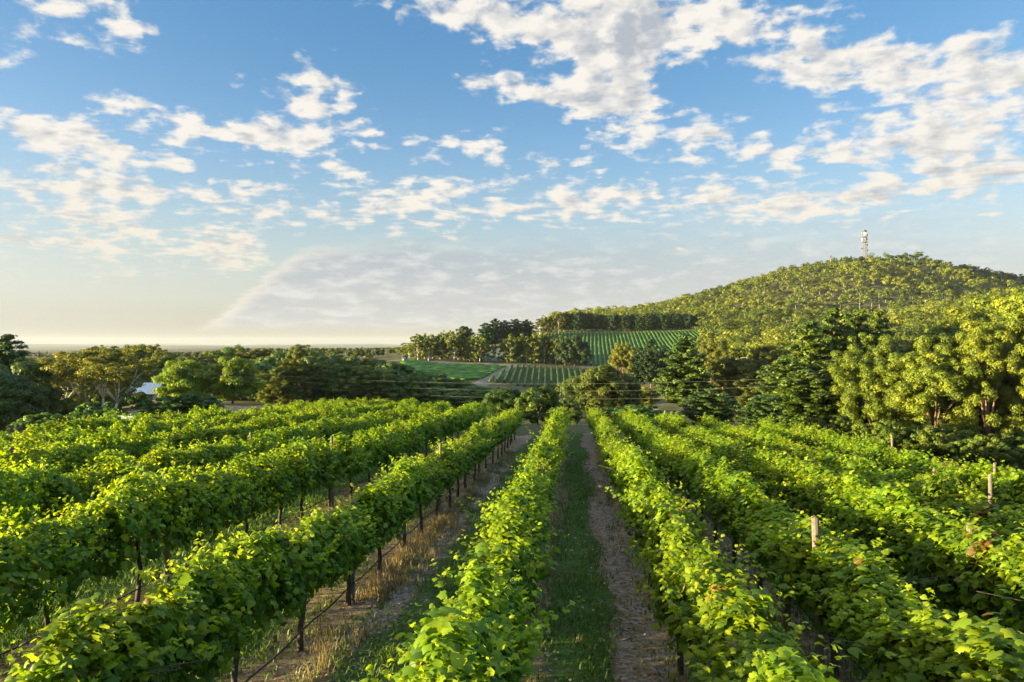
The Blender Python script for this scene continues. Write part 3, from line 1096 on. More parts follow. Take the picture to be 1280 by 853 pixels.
def gum_proto(seed, H=14.0, W=9.0, n_cl=150, per=270, size=0.125, bark='tan_bark', base=0.28, sparse=1.0, limbs=7):
    g = np.random.default_rng(seed * 7 + 1)
    # crown outline: several heads of puffs at the ends of rising limbs
    mb = MB()
    lean = g.normal(0, 0.5, 2)
    fork = np.array([lean[0] * 0.4, lean[1] * 0.4, H * base])
    r0 = H * 0.016
    mb.tube([(0, 0, -1.2), (lean[0] * .15, lean[1] * .15, H * base * .5), tuple(fork)], [r0 * 1.25, r0, r0 * .85], 8)
    C, rad = [], []
    heads = []
    for i in range(limbs):
        a = 2 * math.pi * (i + g.uniform(-.3, .3)) / limbs
        k = g.uniform(0.25, 1.0) if i else 0.1
        top = np.array([math.cos(a) * W * .42 * k, math.sin(a) * W * .42 * k, H * (0.97 - 0.30 * k ** 1.5 - g.uniform(0, .14))])
        mid = fork + (top - fork) * 0.5 + np.array([g.normal(0, .3), g.normal(0, .3), H * 0.02])
        mb.tube([tuple(fork), tuple(mid), tuple(top - np.array([0, 0, .5]))], [r0 * .6, r0 * .4, r0 * .12], 6)
        heads.append((top, mid))
        for _ in range(2):
            q = mid + (top - mid) * g.uniform(0, .6)
            e = q + np.array([g.normal(0, W * .16), g.normal(0, W * .16), g.uniform(-.02, .1) * H])
            mb.tube([tuple(q), tuple((q + e) / 2 + np.array([0, 0, .25])), tuple(e)], [r0 * .25, r0 * .18, r0 * .07], 5)
            heads.append((e, q))
    for j in range(n_cl):
        top, mid = heads[g.integers(0, len(heads))]
        s = g.uniform(-.35, 1.0) ** 1
        c = top + (mid - top) * max(0, -s) * 1.2 + g.normal(0, W * 0.125, 3) * np.array([1, 1, .7])
        c[2] = min(max(c[2], H * (base + .02)), H * .97)
        C.append(c)
        rad.append(H * g.uniform(0.030, 0.066))
    # a ragged skirt of lower foliage
    for j in range(int(n_cl * .62)):
        a = g.uniform(0, 2 * math.pi)
        k = g.uniform(.5, 1)
        C.append(np.array([math.cos(a) * W * .42 * k, math.sin(a) * W * .42 * k, H * g.uniform(.05, .6)]))
        rad.append(H * g.uniform(0.03, 0.062))
    C, rad = np.array(C), np.array(rad)
    pern = np.maximum((per * (rad / rad.mean()) ** 2 * sparse).astype(int), 6)
    V, F4, t = clumps(g, C, rad, pern, size, flat=0.78, jit=0.42, upb=0.25, shell=(.5, 1.15), tint0=0.46)
    me = mesh_np('crown', V, F4, {'tint': t})
    me.materials.append(M['gum'])
    tm = mb.mesh('trunk', True)
    tm.materials.append(M[bark])
    return me, tm, H, W


def broad_proto(seed, H=8.0, W=8.5, mat='broad', n_cl=80, per=260, size=0.16, base=0.06):
    g = np.random.default_rng(seed * 11 + 3)
    u = base + .06 + (.90 - base) * g.random(n_cl) ** .8
    prof = np.where(u > .4, np.sqrt(np.clip(1 - ((u - .4) / .6) ** 2, 0, 1)), .78 + .22 * u / .4)
    a = g.uniform(0, 2 * math.pi, n_cl)
    q = W * .42 * prof * (0.72 + 0.36 * g.random(n_cl) - .12 * np.sin(a * 3 + seed))
    C = np.stack([np.cos(a) * q, np.sin(a) * q, u * H], 1)
    rad = g.uniform(0.07, 0.125, n_cl) * (H + W) * .5
    inner = g.normal(0, .16, (14, 3)) * np.array([W, W, H]) + np.array([0, 0, H * .5])
    inner[:, 2] = np.clip(inner[:, 2], H * .2, H * .8)
    C = np.concatenate([C, inner])
    rad = np.concatenate([rad, np.full(14, .15 * min(H, W))])
    V, F4, t = clumps(g, C, rad, np.maximum((per * (rad / rad.mean()) ** 2).astype(int), 6), size, flat=.85, jit=.45, upb=.2)
    me = mesh_np('crown', V, F4, {'tint': t})
    me.materials.append(M[mat])
    mb = MB()
    r0 = H * .02
    mb.tube([(0, 0, -1), (0, 0, H * .25), (g.normal(0, .3), g.normal(0, .3), H * .6)], [r0 * 1.3, r0, r0 * .5], 7)
    for i in range(5):
        a = i * 1.26 + g.uniform(-.3, .3)
        mb.tube([(0, 0, H * .22), (math.cos(a) * W * .15, math.sin(a) * W * .15, H * .42), (math.cos(a) * W * .3, math.sin(a) * W * .3, H * .6)], [r0 * .6, r0 * .4, r0 * .15], 5)
    tm = mb.mesh('trunk', True)
    tm.materials.append(M['bark'])
    return me, tm, H, W


def pine_proto(seed, H=16.0, W=9.0, top=0.55, tiers=18, size=0.25):
    """layered pine: whorls of boughs, each bough a run of tufts, dark gaps between"""
    g = np.random.default_rng(seed * 13 + 5)
    C, rad = [], []
    mb = MB()
    r0 = H * .018
    mb.tube([(0, 0, -1.2), (0, 0, H * .5), (g.normal(0, .15), g.normal(0, .15), H * .97)], [r0 * 1.3, r0 * .8, r0 * .15], 8)
    for i in range(tiers):
        f = i / (tiers - 1)
        z = H * (0.10 + 0.87 * f)
        reach = W * .5 * ((1 - f) ** (0.62 - top * .3)) * g.uniform(.78, 1.12) * min(1, .55 + f * 3) + W * .04
        nb = max(3, int(8 * (1 - f) + 3))
        a0 = g.uniform(0, 6.28)
        for b in range(nb):
            a = a0 + 2 * math.pi * b / nb + g.normal(0, .18)
            L = reach * g.uniform(.65, 1.12)
            up = g.uniform(.02, .30)
            mb.tube([(0, 0, z), (math.cos(a) * L * .5, math.sin(a) * L * .5, z + L * up * .35), (math.cos(a) * L, math.sin(a) * L, z + L * up)], [r0 * .3, r0 * .2, r0 * .06], 4, False)
            m = max(2, int(L / 0.62))
            for s in range(m):
                q = (s + .7) / m
                C.append((math.cos(a) * L * q + g.normal(0, .16), math.sin(a) * L * q + g.normal(0, .16), z + L * up * q + .1 + g.normal(0, .10)))
                rad.append(g.uniform(.45, .75) * (.75 + .4 * q))
    C.append((0, 0, H * .98))
    rad.append(.4)
    C, rad = np.array(C), np.array(rad)
    V, F4, t = clumps(g, C, rad, 70, size, flat=.6, jit=.45, upb=.5, shell=(.3, 1.15), tint0=.45)
    me = mesh_np('crown', V, F4, {'tint': t})
    me.materials.append(M['pine'])
    tm = mb.mesh('trunk', True)
    tm.materials.append(M['bark'])
    return me, tm, H, W


PR = {
    'gum': [gum_proto(s, 14, 9.5 + (s % 3) * .8, base=.10 + .04 * (s % 3)) for s in range(1, 7)],
    'slope_gum': [gum_proto(s + 20, 13, 9, n_cl=70, per=80, size=.27, base=.20, limbs=6, bark='pale_bark') for s in range(5)],
    'broad': [broad_proto(s) for s in range(4)],
    'shrub': [broad_proto(s + 10, 2.6, 3.6, n_cl=34, per=110, size=.14, base=.0) for s in range(3)],
    'dense': [broad_proto(s + 30, 9, 8, mat='pine', n_cl=90, per=260, size=.17, base=.04) for s in range(3)],
    'pine': [pine_proto(s) for s in range(4)],
    'round_pine': [pine_proto(s + 9, 13, 9.5, top=1.0, tiers=14, size=.27) for s in range(3)],
}
TREE_N = {}


def tree(kind, px, d, ytop=None, h=None, w=None, label=None, group=None, tint=(1, 1, 1), name=None, seed=None, cat='tree'):
    """a tree of a kind standing on the ground at photo column px, d metres out"""
    i = TREE_N.get(kind, 0)
    TREE_N[kind] = i + 1
    rg = random.Random(i * 131 + len(kind) * 17 + (seed or 0))
    cm, tm, H, W = PR[kind][(i + (seed or 0)) % len(PR[kind])]
    x, y = place(px, d)
    z = ground_z(x, y)
    if ytop is not None:
        h = height(ytop, d) - z
    h = max(h, 1.2)
    sz = h / H
    sw = (w / W) if w else sz * rg.uniform(.9, 1.12)
    nm = name or {'gum': 'gum_tree', 'slope_gum': 'gum_tree', 'broad': 'leafy_tree', 'shrub': 'shrub', 'dense': 'evergreen_tree', 'pine': 'pine_tree', 'round_pine': 'pine_tree'}[kind]
    e = empty(nm, (x, y, z), rg.uniform(0, 6.28), (sw, sw, sz))
    v = rg.uniform(.85, 1.15)
    c = (tint[0] * v * rg.uniform(.93, 1.08), tint[1] * v, tint[2] * v, 1)
    inst('crown', cm, e, c)
    inst('trunk', tm, e)
    tag(e, label, cat, group)
    return e


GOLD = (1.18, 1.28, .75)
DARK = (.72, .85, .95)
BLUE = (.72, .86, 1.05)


def build_trees():
    rg = random.Random(77)
    # right edge: tall gums close behind the last row
    G = 'tall gums behind the last vine row'
    for px, d, yt, w, lab in [
        (1086, 90, 414, 9.5, 'tall golden gum beside the dark pines, twin pale limbs in its crown'),
        (1128, 94, 446, 8, 'lower round gum filling the gap between two taller golden gums'),
        (1168, 82, 422, 10.5, 'broad golden gum with orange lit trunk, behind the last vine row'),
        (1205, 86, 436, 9, 'yellow-green gum with drooping boughs left of the tallest right gums'),
        (1232, 80, 402, 10, 'large gum with bare grey limbs showing through its crown on the right'),
        (1268, 84, 374, 11, 'tallest gum at the right edge, leaning trunk in dark undergrowth'),
        (1312, 82, 366, 11, 'gum cut by the right edge of the view')]:
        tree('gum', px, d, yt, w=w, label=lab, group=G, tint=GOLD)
    G2 = 'second line of gums behind the tall right gums'
    for px, d, yt in [(1108, 118, 432), (1145, 116, 420), (1185, 112, 398), (1215, 120, 384), (1248, 122, 372), (1290, 128, 356), (1335, 118, 352), (1375, 105, 350), (1420, 110, 350)]:
        tree('gum', px, d, yt, label='golden gum in the second line behind the tall right-hand gums', group=G2, tint=GOLD)
    for px, d, h in [(1050, 72, 2.6), (1080, 70, 2.2), (1110, 68, 2.8), (1140, 67, 2.4), (1170, 65, 3.0), (1200, 64, 2.4), (1232, 62, 3.0), (1262, 60, 2.6), (1290, 60, 3), (1020, 76, 2.2), (1215, 70, 3.4), (1250, 69, 3.6), (1150, 74, 3.2), (1185, 73, 3.4), (1280, 67, 3.8)]:
        tree('shrub', px, d, h=h, label='dark undergrowth shrub at the feet of the right-hand gums', group='shrubs under the right gums', tint=(1.25, 1.0, .65), cat='shrub')
    # dark pines right of centre
    G = 'dark pines right of the centre'
    for px, d, yt, w, lab in [
        (1012, 104, 402, 10, 'dark layered pine at the left of the tall pine group'),
        (1042, 108, 385, 10.5, 'tallest dark pine of the group, broad layered boughs'),
        (1072, 112, 388, 10, 'dark pine right of the tallest, its right side in shade'),
        (1097, 116, 391, 9.5, 'rightmost dark pine of the group, rising behind the golden gum'),
        (982, 99, 446, 10, 'shorter spreading pine in front of the tall pine group'),
        (1008, 95, 462, 9.5, 'low dark pine in front of the tall pine group, over the vine tops'),
        (1046, 96, 448, 9.5, 'middle-height dark pine in front of the tallest one')]:
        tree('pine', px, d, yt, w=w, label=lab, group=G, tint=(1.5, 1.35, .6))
    tree('round_pine', 886, 72, 487, w=6.2, label='low rounded pine just beyond the ends of the right vine rows', tint=(1.3, 1.25, .9))
    tree('round_pine', 952, 80, 494, w=5.5, label='small dark rounded pine beside the larger low pine beyond the vines', tint=(1.1, 1.2, .9))
    tree('pine', 856, 126, 419, w=11, label='broad bushy pine standing alone in the valley right of the field', tint=(1.7, 1.55, .9))
    for px, d, yt, w, lab in [(888, 140, 424, 9, 'round grey-green gum just right of the lone valley pine'),
                              (912, 132, 440, 8, 'yellowish open gum between the valley pine and the dark pine group'),
                              (940, 128, 446, 9, 'spreading gum left of the dark pine group, wires across it'),
                              (962, 142, 428, 10, 'taller gum directly behind the left of the dark pine group'),
                              (925, 108, 474, 6, 'small gum below the wires left of the dark pine group'),
                              (968, 112, 462, 7, 'gum tucked against the left side of the dark pines')]:
        tree('gum', px, d, yt, w=w, label=lab, tint=(1.05, 1.02, .9))
    tree('gum', 777, 215, 429, w=9.5, label='lone golden gum at the right corner of the far small vineyard', tint=(1.4, 1.2, .9))
    for px, d, yt, lab in [(800, 228, 434, 'dark conifer just right of the lone golden gum'), (814, 225, 424, 'tallest dark conifer right of the lone golden gum'), (830, 232, 432, 'dark conifer nearest the lone valley pine')]:
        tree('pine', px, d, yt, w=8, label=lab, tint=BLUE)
    for px, d, yt, w, lab in [(726, 108, 470, 7, 'leftmost dome of the broad shrubby thicket below the far small vineyard'),
                              (752, 106, 459, 8.5, 'highest dome of the broad shrubby thicket below the far small vineyard'),
                              (778, 110, 470, 7, 'right dome of the broad shrubby thicket below the far small vineyard')]:
        tree('broad', px, d, yt, w=w, label=lab, tint=(1.05, .82, .8))
    tree('shrub', 672, 69, 486, w=5.6, label='round dark bush at the far end of the central rows', tint=(1.0, .95, .8), cat='shrub')
    tree('shrub', 706, 80, 502, w=4.5, label='low olive bush right of the round bush beyond the central row', tint=(.8, .72, .7), cat='shrub')
    tree('gum', 806, 118, 484, w=5, label='small pale yellow tree below the wires beside a bare dirt patch', tint=(1.5, 1.4, 1.0))
    tree('shrub', 800, 68, h=2.0, w=6.5, label='low green mound of scrub beyond the end of the right rows', tint=(1, 1.1, .9), cat='shrub')
    tree('shrub', 770, 72, h=1.8, w=6, label='flat green scrub beyond the end of the rows right of the track', tint=(.9, 1.0, .9), cat='shrub')
    for px, d, yt in [(688, 235, 476), (700, 200, 478), (712, 205, 474)]:
        tree('slope_gum', px, d, yt, label='thin pale sapling at the foot of the far small vineyard', group='saplings below the small field', tint=GOLD)
    # dark wooded belt behind the left rows
    G = 'dark belt of trees behind the left rows'
    top = lambda x: np.interp(x, [300, 340, 385, 440, 490, 520, 560, 600, 650, 690], [440, 436, 431, 439, 445, 456, 465, 474, 484, 492])
    x = 322
    while x < 668:
        for d, dy in ((rg.uniform(150, 158), rg.uniform(6, 22)), (rg.uniform(170, 182), rg.uniform(0, 6))):
            k = rg.choice(['dense', 'gum', 'broad', 'dense'])
            if k == 'gum':
                lab = 'gum with drooping crown in the dark wooded belt behind the left rows'
            elif k == 'dense':
                lab = 'dense dark evergreen in the wooded belt behind the left rows'
            else:
                lab = 'rounded dark leafy tree in the wooded belt behind the left rows'
            tree(k, x + rg.uniform(-5, 5), d, float(top(x)) + dy + 5, w=rg.uniform(7.5, 10.5), label=lab, group=G + ' (' + {'gum': 'gums', 'dense': 'evergreens', 'broad': 'leafy trees'}[k] + ')', tint=(1.2, 1.25, 1.0) if k != 'dense' else (2.2, 2.0, 1.4))
        x += 15
    tree('gum', 374, 147, 429, w=9.5, label='tall gum with sunlit top and pale trunk in the dark left belt', tint=(1.1, 1.05, .9))
    tree('broad', 632, 92, 487, w=7, label='low rounded tree in front of the right end of the dark belt', tint=(.7, .75, .8))
    # behind on the left, up to the skyline
    G = 'skyline trees behind the pale gums on the left'
    for px in range(50, 345, 17):
        d = rg.uniform(185, 235)
        tree(rg.choice(['gum', 'gum', 'broad']), px + rg.uniform(-6, 6), d, float(np.interp(px, [50, 95, 110, 190, 215, 262, 285, 345], [452, 450, 433, 432, 442, 442, 432, 436])) + rg.uniform(-2, 3), w=rg.uniform(10, 14), label='olive tree on the left skyline behind the house and bright leafy trees', group=G, tint=(1.1, 1.05, .9), name='skyline_tree')
    for px in range(60, 340, 22):
        d = rg.uniform(160, 180)
        tree(rg.choice(['gum', 'dense', 'broad']), px + rg.uniform(-6, 6), d, rg.uniform(446, 462), w=rg.uniform(9, 12), label='shaded tree in the hollow below the left skyline', group='shaded trees below the left skyline', tint=(1.05, 1.05, .95), name='shade_tree')
    # unseen gums added left and behind to dapple the nearest vines with shade
    for X, Y, h in ((-60, -15, 11), (-63, -27, 11.5)):
        d = X * FX + Y * FY
        e = tree('gum', 640 + F * (X * RX + Y * RY) / d, d, h=h, label='unseen tall gum added left of the vineyard for its shade', group='unseen gums added at left for shade', tint=GOLD)
    # left foreground
    for px, d, yt, w, k, lab in [
        (10, 108, 420, 11, 'pine', 'tall dark conifer at the left edge, ragged top against the sky'),
        (-26, 108, 412, 11, 'pine', 'dark conifer cut by the left edge of the view'),
        (40, 101, 455, 8, 'dense', 'dense dark evergreen right of the tall conifer at the left edge'),
        (14, 95, 470, 9, 'dense', 'dark bushy evergreen in front of the tall conifer at the left edge'),
        (-20, 94, 460, 10, 'dense', 'dark bushy evergreen half out of view at the left edge')]:
        tree(k, px, d, yt, w=w, label=lab, tint=(1.5, 1.5, 1.25))
    for px, d, yt, w, lab in [(229, 138, 451, 10.5, 'bright lime-green leafy tree right of the pale blue roof'),
                              (291, 140, 447, 11, 'bright lime-green leafy tree, the right one of two, wires across it')]:
        tree('broad', px, d, yt, w=w, label=lab, tint=(2.1, 1.75, .8))
    for px, d, h, w, lab in [(225, 98, 3.0, 7.5, 'long dark green shrub below the left lime-green tree'), (255, 100, 2.4, 6, 'dark green shrub at the right of the shrub bank below the lime trees'),
                             (196, 97, 2.6, 6, 'rounded shrub beside the small pale shed roof'), (118, 92, 3.2, 6, 'dark shrub at the foot of the pale gums'), (100, 88, 2.2, 5, 'low dark shrub by the dirt track on the left'),
                             (136, 88, 2.4, 5, 'leafy shrub left of the small pale shed roof'), (172, 122, 3.0, 5, 'dark shrub below the pale blue roof'), (52, 84, 3.0, 6, 'yellow-green sapling bush by the dark evergreens at left'),
                             (30, 80, 2.0, 5, 'small bush behind the blue-green roofs')]:
        tree('shrub', px, d, h=h, w=w, label=lab, tint=(.85, 1.0, .9) if px != 52 else (1.6, 1.5, 1), cat='shrub')
    for px, d, h in ((92, 122, 4.5), (112, 126, 5), (134, 122, 4.2), (152, 128, 4.5), (76, 112, 4)):
        tree('shrub', px, d, h=h, w=6.5, label='tall yellow-olive scrub behind the trunks of the pale gums', group='scrub behind the pale gums', tint=(1.5, 1.2, .7), cat='shrub')
    # clump above the green field
    G = 'clump of gums above the bright green field'
    for i in range(16):
        px = 508 + i * 6.6 + rg.uniform(-3, 3)
        yt = np.interp(px, [500, 530, 570, 590, 612], [430, 413, 411, 416, 424]) + rg.uniform(0, 7)
        tree('slope_gum', px, 336 + rg.uniform(-1, 22), yt, w=rg.uniform(8, 11), label='gum in the clump above the bright green field and dirt track', group=G, tint=GOLD)
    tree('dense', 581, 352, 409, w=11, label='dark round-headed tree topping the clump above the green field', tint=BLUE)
    for i, px in enumerate((607, 619, 631, 645, 658)):
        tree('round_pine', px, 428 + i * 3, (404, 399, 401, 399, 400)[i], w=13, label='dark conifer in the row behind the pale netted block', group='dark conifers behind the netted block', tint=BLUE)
    G = 'clump between the two far vineyards'
    for i in range(13):
        px = 632 + i * 6.2 + rg.uniform(-2, 2)
        tree('slope_gum', px, 337 + rg.uniform(0, 12), 414 + abs(i - 6) * .7 + rg.uniform(0, 5), w=rg.uniform(8, 10), label='tall slim gum in the clump between the two far vineyards', group=G, tint=GOLD)
    for px, yt in ((706, 424), (718, 420), (728, 428)):
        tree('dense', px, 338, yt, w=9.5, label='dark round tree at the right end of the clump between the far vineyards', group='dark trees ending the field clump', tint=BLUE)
    G = 'windbreak above the upper far vineyard'
    for i in range(34):
        px = 674 + i * 6.0 + rg.uniform(-2, 2)
        k = 'slope_gum' if px < 706 else rg.choice(['dense', 'round_pine'])
        yt = np.interp(px, [670, 700, 760, 880], [396, 390, 393, 392]) + rg.uniform(-1.5, 2.5)
        tree(k, px, 468 + rg.uniform(0, 6), yt, w=rg.uniform(8, 10), label='gum in the lit left part of the windbreak above the upper field' if px < 706 else 'dark tree in the long straight windbreak above the upper field',
             group=G + (' (gums)' if px < 706 else ' (dark trees)'), tint=(1.0, 1.0, .8) if px < 706 else (.75, .9, 1.0))


build_trees()


def pale_gum(px, d, ytop, seed, label, w=9.0, lean=0.0):
    """an open-crowned gum with a bare white trunk and limbs"""
    g = np.random.default_rng(seed)
    x, y = place(px, d)
    z = ground_z(x, y)
    H = height(ytop, d) - z
    e = empty('gum_tree', (x, y, z))
    mb = MB()
    C, rad = [], []
    r0 = .21
    fork = (lean * 1.2, 0.2, H * .28)
    mb.tube([(0, 0, -1), (lean * .4, .1, H * .12), fork], [r0 * 1.2, r0, r0 * .8], 9)
    for i in range(6):
        a = i * 1.05 + g.uniform(-.3, .3)
        k = g.uniform(.5, 1.0)
        p1 = (fork[0] + math.cos(a) * w * .16, fork[1] + math.sin(a) * w * .16, H * g.uniform(.42, .52))
        p2 = (fork[0] + math.cos(a) * w * .34 * k, fork[1] + math.sin(a) * w * .34 * k, H * g.uniform(.60, .74))
        p3 = (fork[0] + math.cos(a + .3) * w * .46 * k, fork[1] + math.sin(a + .3) * w * .46 * k, H * g.uniform(.72, .93))
        mb.tube([fork, p1, p2, p3], [r0 * .55, r0 * .38, r0 * .22, r0 * .08], 7)
        for _ in range(4):
            C.append(np.array([math.cos(a) * w * g.uniform(.2, .5), math.sin(a) * w * g.uniform(.2, .5), H * g.uniform(.34, .72)]))
            rad.append(g.uniform(.45, .9))
        for q, s in ((p2, 1), (p3, 1), (p3, 1)):
            for _ in range(5):
                C.append(np.array(q) + g.normal(0, .95, 3) * np.array([1, 1, .5]) + np.array([0, 0, .4]))
                rad.append(g.uniform(.4, .85))
        b = (p1[0] + math.cos(a + 1) * w * .2, p1[1] + math.sin(a + 1) * w * .2, p1[2] + H * .10)
        mb.tube([p1, ((p1[0] + b[0]) / 2, (p1[1] + b[1]) / 2, p1[2] + .3), b], [r0 * .3, r0 * .22, r0 * .08], 6)
        C.append(np.array(b) + np.array([0, 0, .5]))
        rad.append(g.uniform(.5, .9))
    C, rad = np.array(C), np.array(rad)
    C[:, 2] = np.minimum(C[:, 2], H * .95)
    V, F4, t = clumps(g, C, rad, 90, .17, flat=.6, jit=.7, upb=.4, shell=(.3, 1.3), tint0=.6)
    me = mesh_np('crown', V, F4, {'tint': t})
    me.materials.append(M['gum'])
    inst('crown', me, e, (1.2, 1.12, .85, 1))
    tm = mb.mesh('trunk', True)
    tm.materials.append(M['pale_bark'])
    inst('trunk', tm, e)
    tag(e, label, 'tree', 'pale-barked gums on the left')


pale_gum(110, 103, 437, 5, 'open gum with white branching limbs left of the forked pale trunk', 10, -.4)
pale_gum(128, 108, 433, 8, 'tall pale-barked gum in the middle of the three on the left', 9)
pale_gum(140, 98, 446, 12, 'gum with a bare white forked trunk beside the small shed roof', 8.5, .6)
pale_gum(84, 116, 447, 15, 'yellow-green gum leaning toward the dark evergreens at left', 9, -.6)


# ------------------------------------------------------------------ wooded hill
def build_hill_trees():
    g = np.random.default_rng(5)
    # candidate places on the hill and its near spur
    pts = []
    n = 40000
    px = g.uniform(690, 1560, n)
    d = np.sqrt(g.uniform(130 ** 2, 900 ** 2, n))
    ok = np.ones(n, bool)
    lo = np.interp(px, [690, 760, 870, 900, 1000, 1085, 1180, 1400, 1560], [482, 480, 478, 165, 150, 145, 140, 140, 140])
    ok &= d > lo
    ok &= ~poly_mask(px, d, FIELD_HIGH)
    px, d = px[ok], d[ok]
    x, y = d * FX + (px - 640) / F * d * RX, d * FY + (px - 640) / F * d * RY
    keep = []
    cell = {}
    for i in range(len(px)):
        s = 7.5 if d[i] < 420 else 9.0
        c = (int(x[i] // s), int(y[i] // s))
        if any((c[0] + a, c[1] + b) in cell and (cell[(c[0] + a, c[1] + b)][0] - x[i]) ** 2 + (cell[(c[0] + a, c[1] + b)][1] - y[i]) ** 2 < s * s for a in (-1, 0, 1) for b in (-1, 0, 1)):
            continue
        cell[c] = (x[i], y[i])
        keep.append(i)
    keep = np.array(keep)
    x, y, px, d = x[keep], y[keep], px[keep], d[keep]
    z = terrain(x, y)
    o = np.argsort(d)
    x, y, z, px, d = x[o], y[o], z[o], px[o], d[o]
    n_ind = int(np.sum(d < 210))
    n_ind = min(n_ind, 62)
    # show nearest ones as trees of their own
    for i in range(n_ind):
        tree('slope_gum', px[i], d[i], h=g.uniform(10, 14.5), label='gum on the near right slope between the dark pines and the hill', group='gums on the near right slope', tint=GOLD)
    x, y, z, px, d = x[n_ind:], y[n_ind:], z[n_ind:], px[n_ind:], d[n_ind:]
    n = len(x)
    H = g.uniform(7.0, 15.5, n)
    fire = fbm(x / 90, y / 90, 61)                                     # patches of thin, bare-trunked forest
    bald = np.exp(-((px - 1030) / 60) ** 2 - ((d - 640) / 38) ** 2) + np.exp(-((px - 925) / 34) ** 2 - ((d - 445) / 30) ** 2)
    thin = np.clip(np.maximum(sstep(fire, 0.54, 0.62) * (d > 420) * .8, bald * 1.2), 0, 1)
    V, Fs, T = [], [], []
    ncl = np.where(d < 330, 18, np.where(d < 480, 10, 7))
    ncl = np.maximum((ncl * (1 - .35 * thin)).astype(int), 5)
    idx = np.repeat(np.arange(n), ncl)
    m = len(idx)
    a = g.uniform(0, 6.28, m)
    k = np.sqrt(g.random(m))
    W = H * g.uniform(.36, .52, n)
    C = np.stack([x[idx] + np.cos(a) * k * W[idx], y[idx] + np.sin(a) * k * W[idx], z[idx] + H[idx] * (.92 - .30 * k ** 2 - g.uniform(0, .28, m))], 1)
    rad = H[idx] * g.uniform(.10, .17, m) * np.where(d[idx] < 330, 1.0, np.where(d[idx] < 480, 1.25, 1.5))
    darkw = sstep(px, 1095, 1135) * sstep(d, 745, 785)                   # darker leaf tint right of the summit
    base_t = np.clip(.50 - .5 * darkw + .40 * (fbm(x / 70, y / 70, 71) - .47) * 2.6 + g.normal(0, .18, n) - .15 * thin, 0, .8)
    per = np.where(d[idx] < 330, 34, np.where(d[idx] < 480, 40, 34))
    size = np.where(d < 300, .55, np.where(d < 480, .72, 1.0))
    rep = np.repeat(np.arange(m), per)
    q = len(rep)
    dd = rand_dirs(g, q)
    dd[:, 2] = np.where(g.random(q) < .65, np.abs(dd[:, 2]), dd[:, 2])
    P = C[rep] + dd * (rad[rep] * g.uniform(.6, 1.1, q))[:, None] * np.array([1, 1, .72])
    N = unit(dd + rand_dirs(g, q) * .2 + np.array([0, 0, .2]))
    V, F4 = cards(g, P, N, size[idx[rep]] * g.uniform(.6, 1.25, q))
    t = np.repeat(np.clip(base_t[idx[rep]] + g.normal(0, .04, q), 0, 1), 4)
    # pale trunks standing clear where the forest is thin, plain ones elsewhere
    sel = np.where((g.random(n) < .10 + .6 * thin))[0]
    s = len(sel)
    r = .12 + .08 * g.random(s)
    A = np.stack([x[sel], y[sel], z[sel] - .5], 1)
    B = A + np.stack([g.normal(0, .6, s), g.normal(0, .6, s), H[sel] * .8], 1)
    ring = np.array([(1, 0, 0), (-.5, .87, 0), (-.5, -.87, 0)])
    TV = np.concatenate([A[:, None, :] + ring[None] * r[:, None, None], B[:, None, :] + ring[None] * r[:, None, None] * .5], 1).reshape(-1, 3)
    fq = np.array([(0, 1, 4, 3), (1, 2, 5, 4), (2, 0, 3, 5)])
    TF = (fq[None] + (np.arange(s) * 6)[:, None, None]).reshape(-1, 4) + len(V)
    nF = len(F4)
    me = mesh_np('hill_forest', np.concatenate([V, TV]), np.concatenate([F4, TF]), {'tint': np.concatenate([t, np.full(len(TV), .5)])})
    me.materials.append(M['gum'])
    me.materials.append(M['pale_bark'])
    mi = np.zeros(len(me.polygons), np.int32)
    mi[nF:] = 1
    me.polygons.foreach_set('material_index', mi)
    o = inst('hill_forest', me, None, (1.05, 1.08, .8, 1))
    tag(o, 'gum forest covering the hill below the tower', None, None, 'stuff')
    print('hill trees', n, 'individual', n_ind, 'quads', nF)
    # woodland on the low ground to the left, far off
    n = 1500
    px = g.uniform(-250, 640, n)
    d = 250 + 1100 * g.random(n) ** 1.6
    ok = ~poly_mask(px, d, [(300, 236), (650, 236), (650, 470), (490, 470), (480, 352), (300, 352)])
    px, d = px[ok], d[ok]
    x, y = d * FX + (px - 640) / F * d * RX, d * FY + (px - 640) / F * d * RY
    z = terrain(x, y)
    n = len(px)
    capy = g.uniform(434.0, 441.0, n) + np.where(px < 120, 12.0, np.where((px > 200) & (px < 270), 5.0, 0.0))
    H = np.clip(EYE + d * (YH - capy) / F - z, 3.0, 13)
    ncl = np.full(n, 10)
    idx = np.repeat(np.arange(n), ncl)
    m = len(idx)
    a, k = g.uniform(0, 6.28, m), np.sqrt(g.random(m))
    C = np.stack([x[idx] + np.cos(a) * k * H[idx] * .5, y[idx] + np.sin(a) * k * H[idx] * .5, z[idx] + H[idx] * (.85 - .3 * k ** 2 - g.uniform(0, .35, m))], 1)
    V, F4, t = clumps(g, C, H[idx] * g.uniform(.1, .17, m), 14, 1.0, flat=.8, jit=.5)
    me = mesh_np('valley_forest', V, F4, {'tint': t})
    me.materials.append(M['gum'])
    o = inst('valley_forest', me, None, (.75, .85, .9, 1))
    tag(o, 'far woodland on the low country to the left', None, None, 'stuff')
    # small dark pines on the summit beside the tower
    for px_, yt in [(1046, 323), (1052, 322), (1059, 321), (1064, 320), (1069, 323)]:
        tree('pine', px_, 792, yt, w=5, label='small dark pine on the summit left of the tall tower', group='small dark pines on the summit', tint=(.6, .8, 1.1))
    tree('dense', 1077, 788, 321, w=9, label='round dark tree at the foot of the summit tower', tint=(.8, .9, 1))


build_hill_trees()


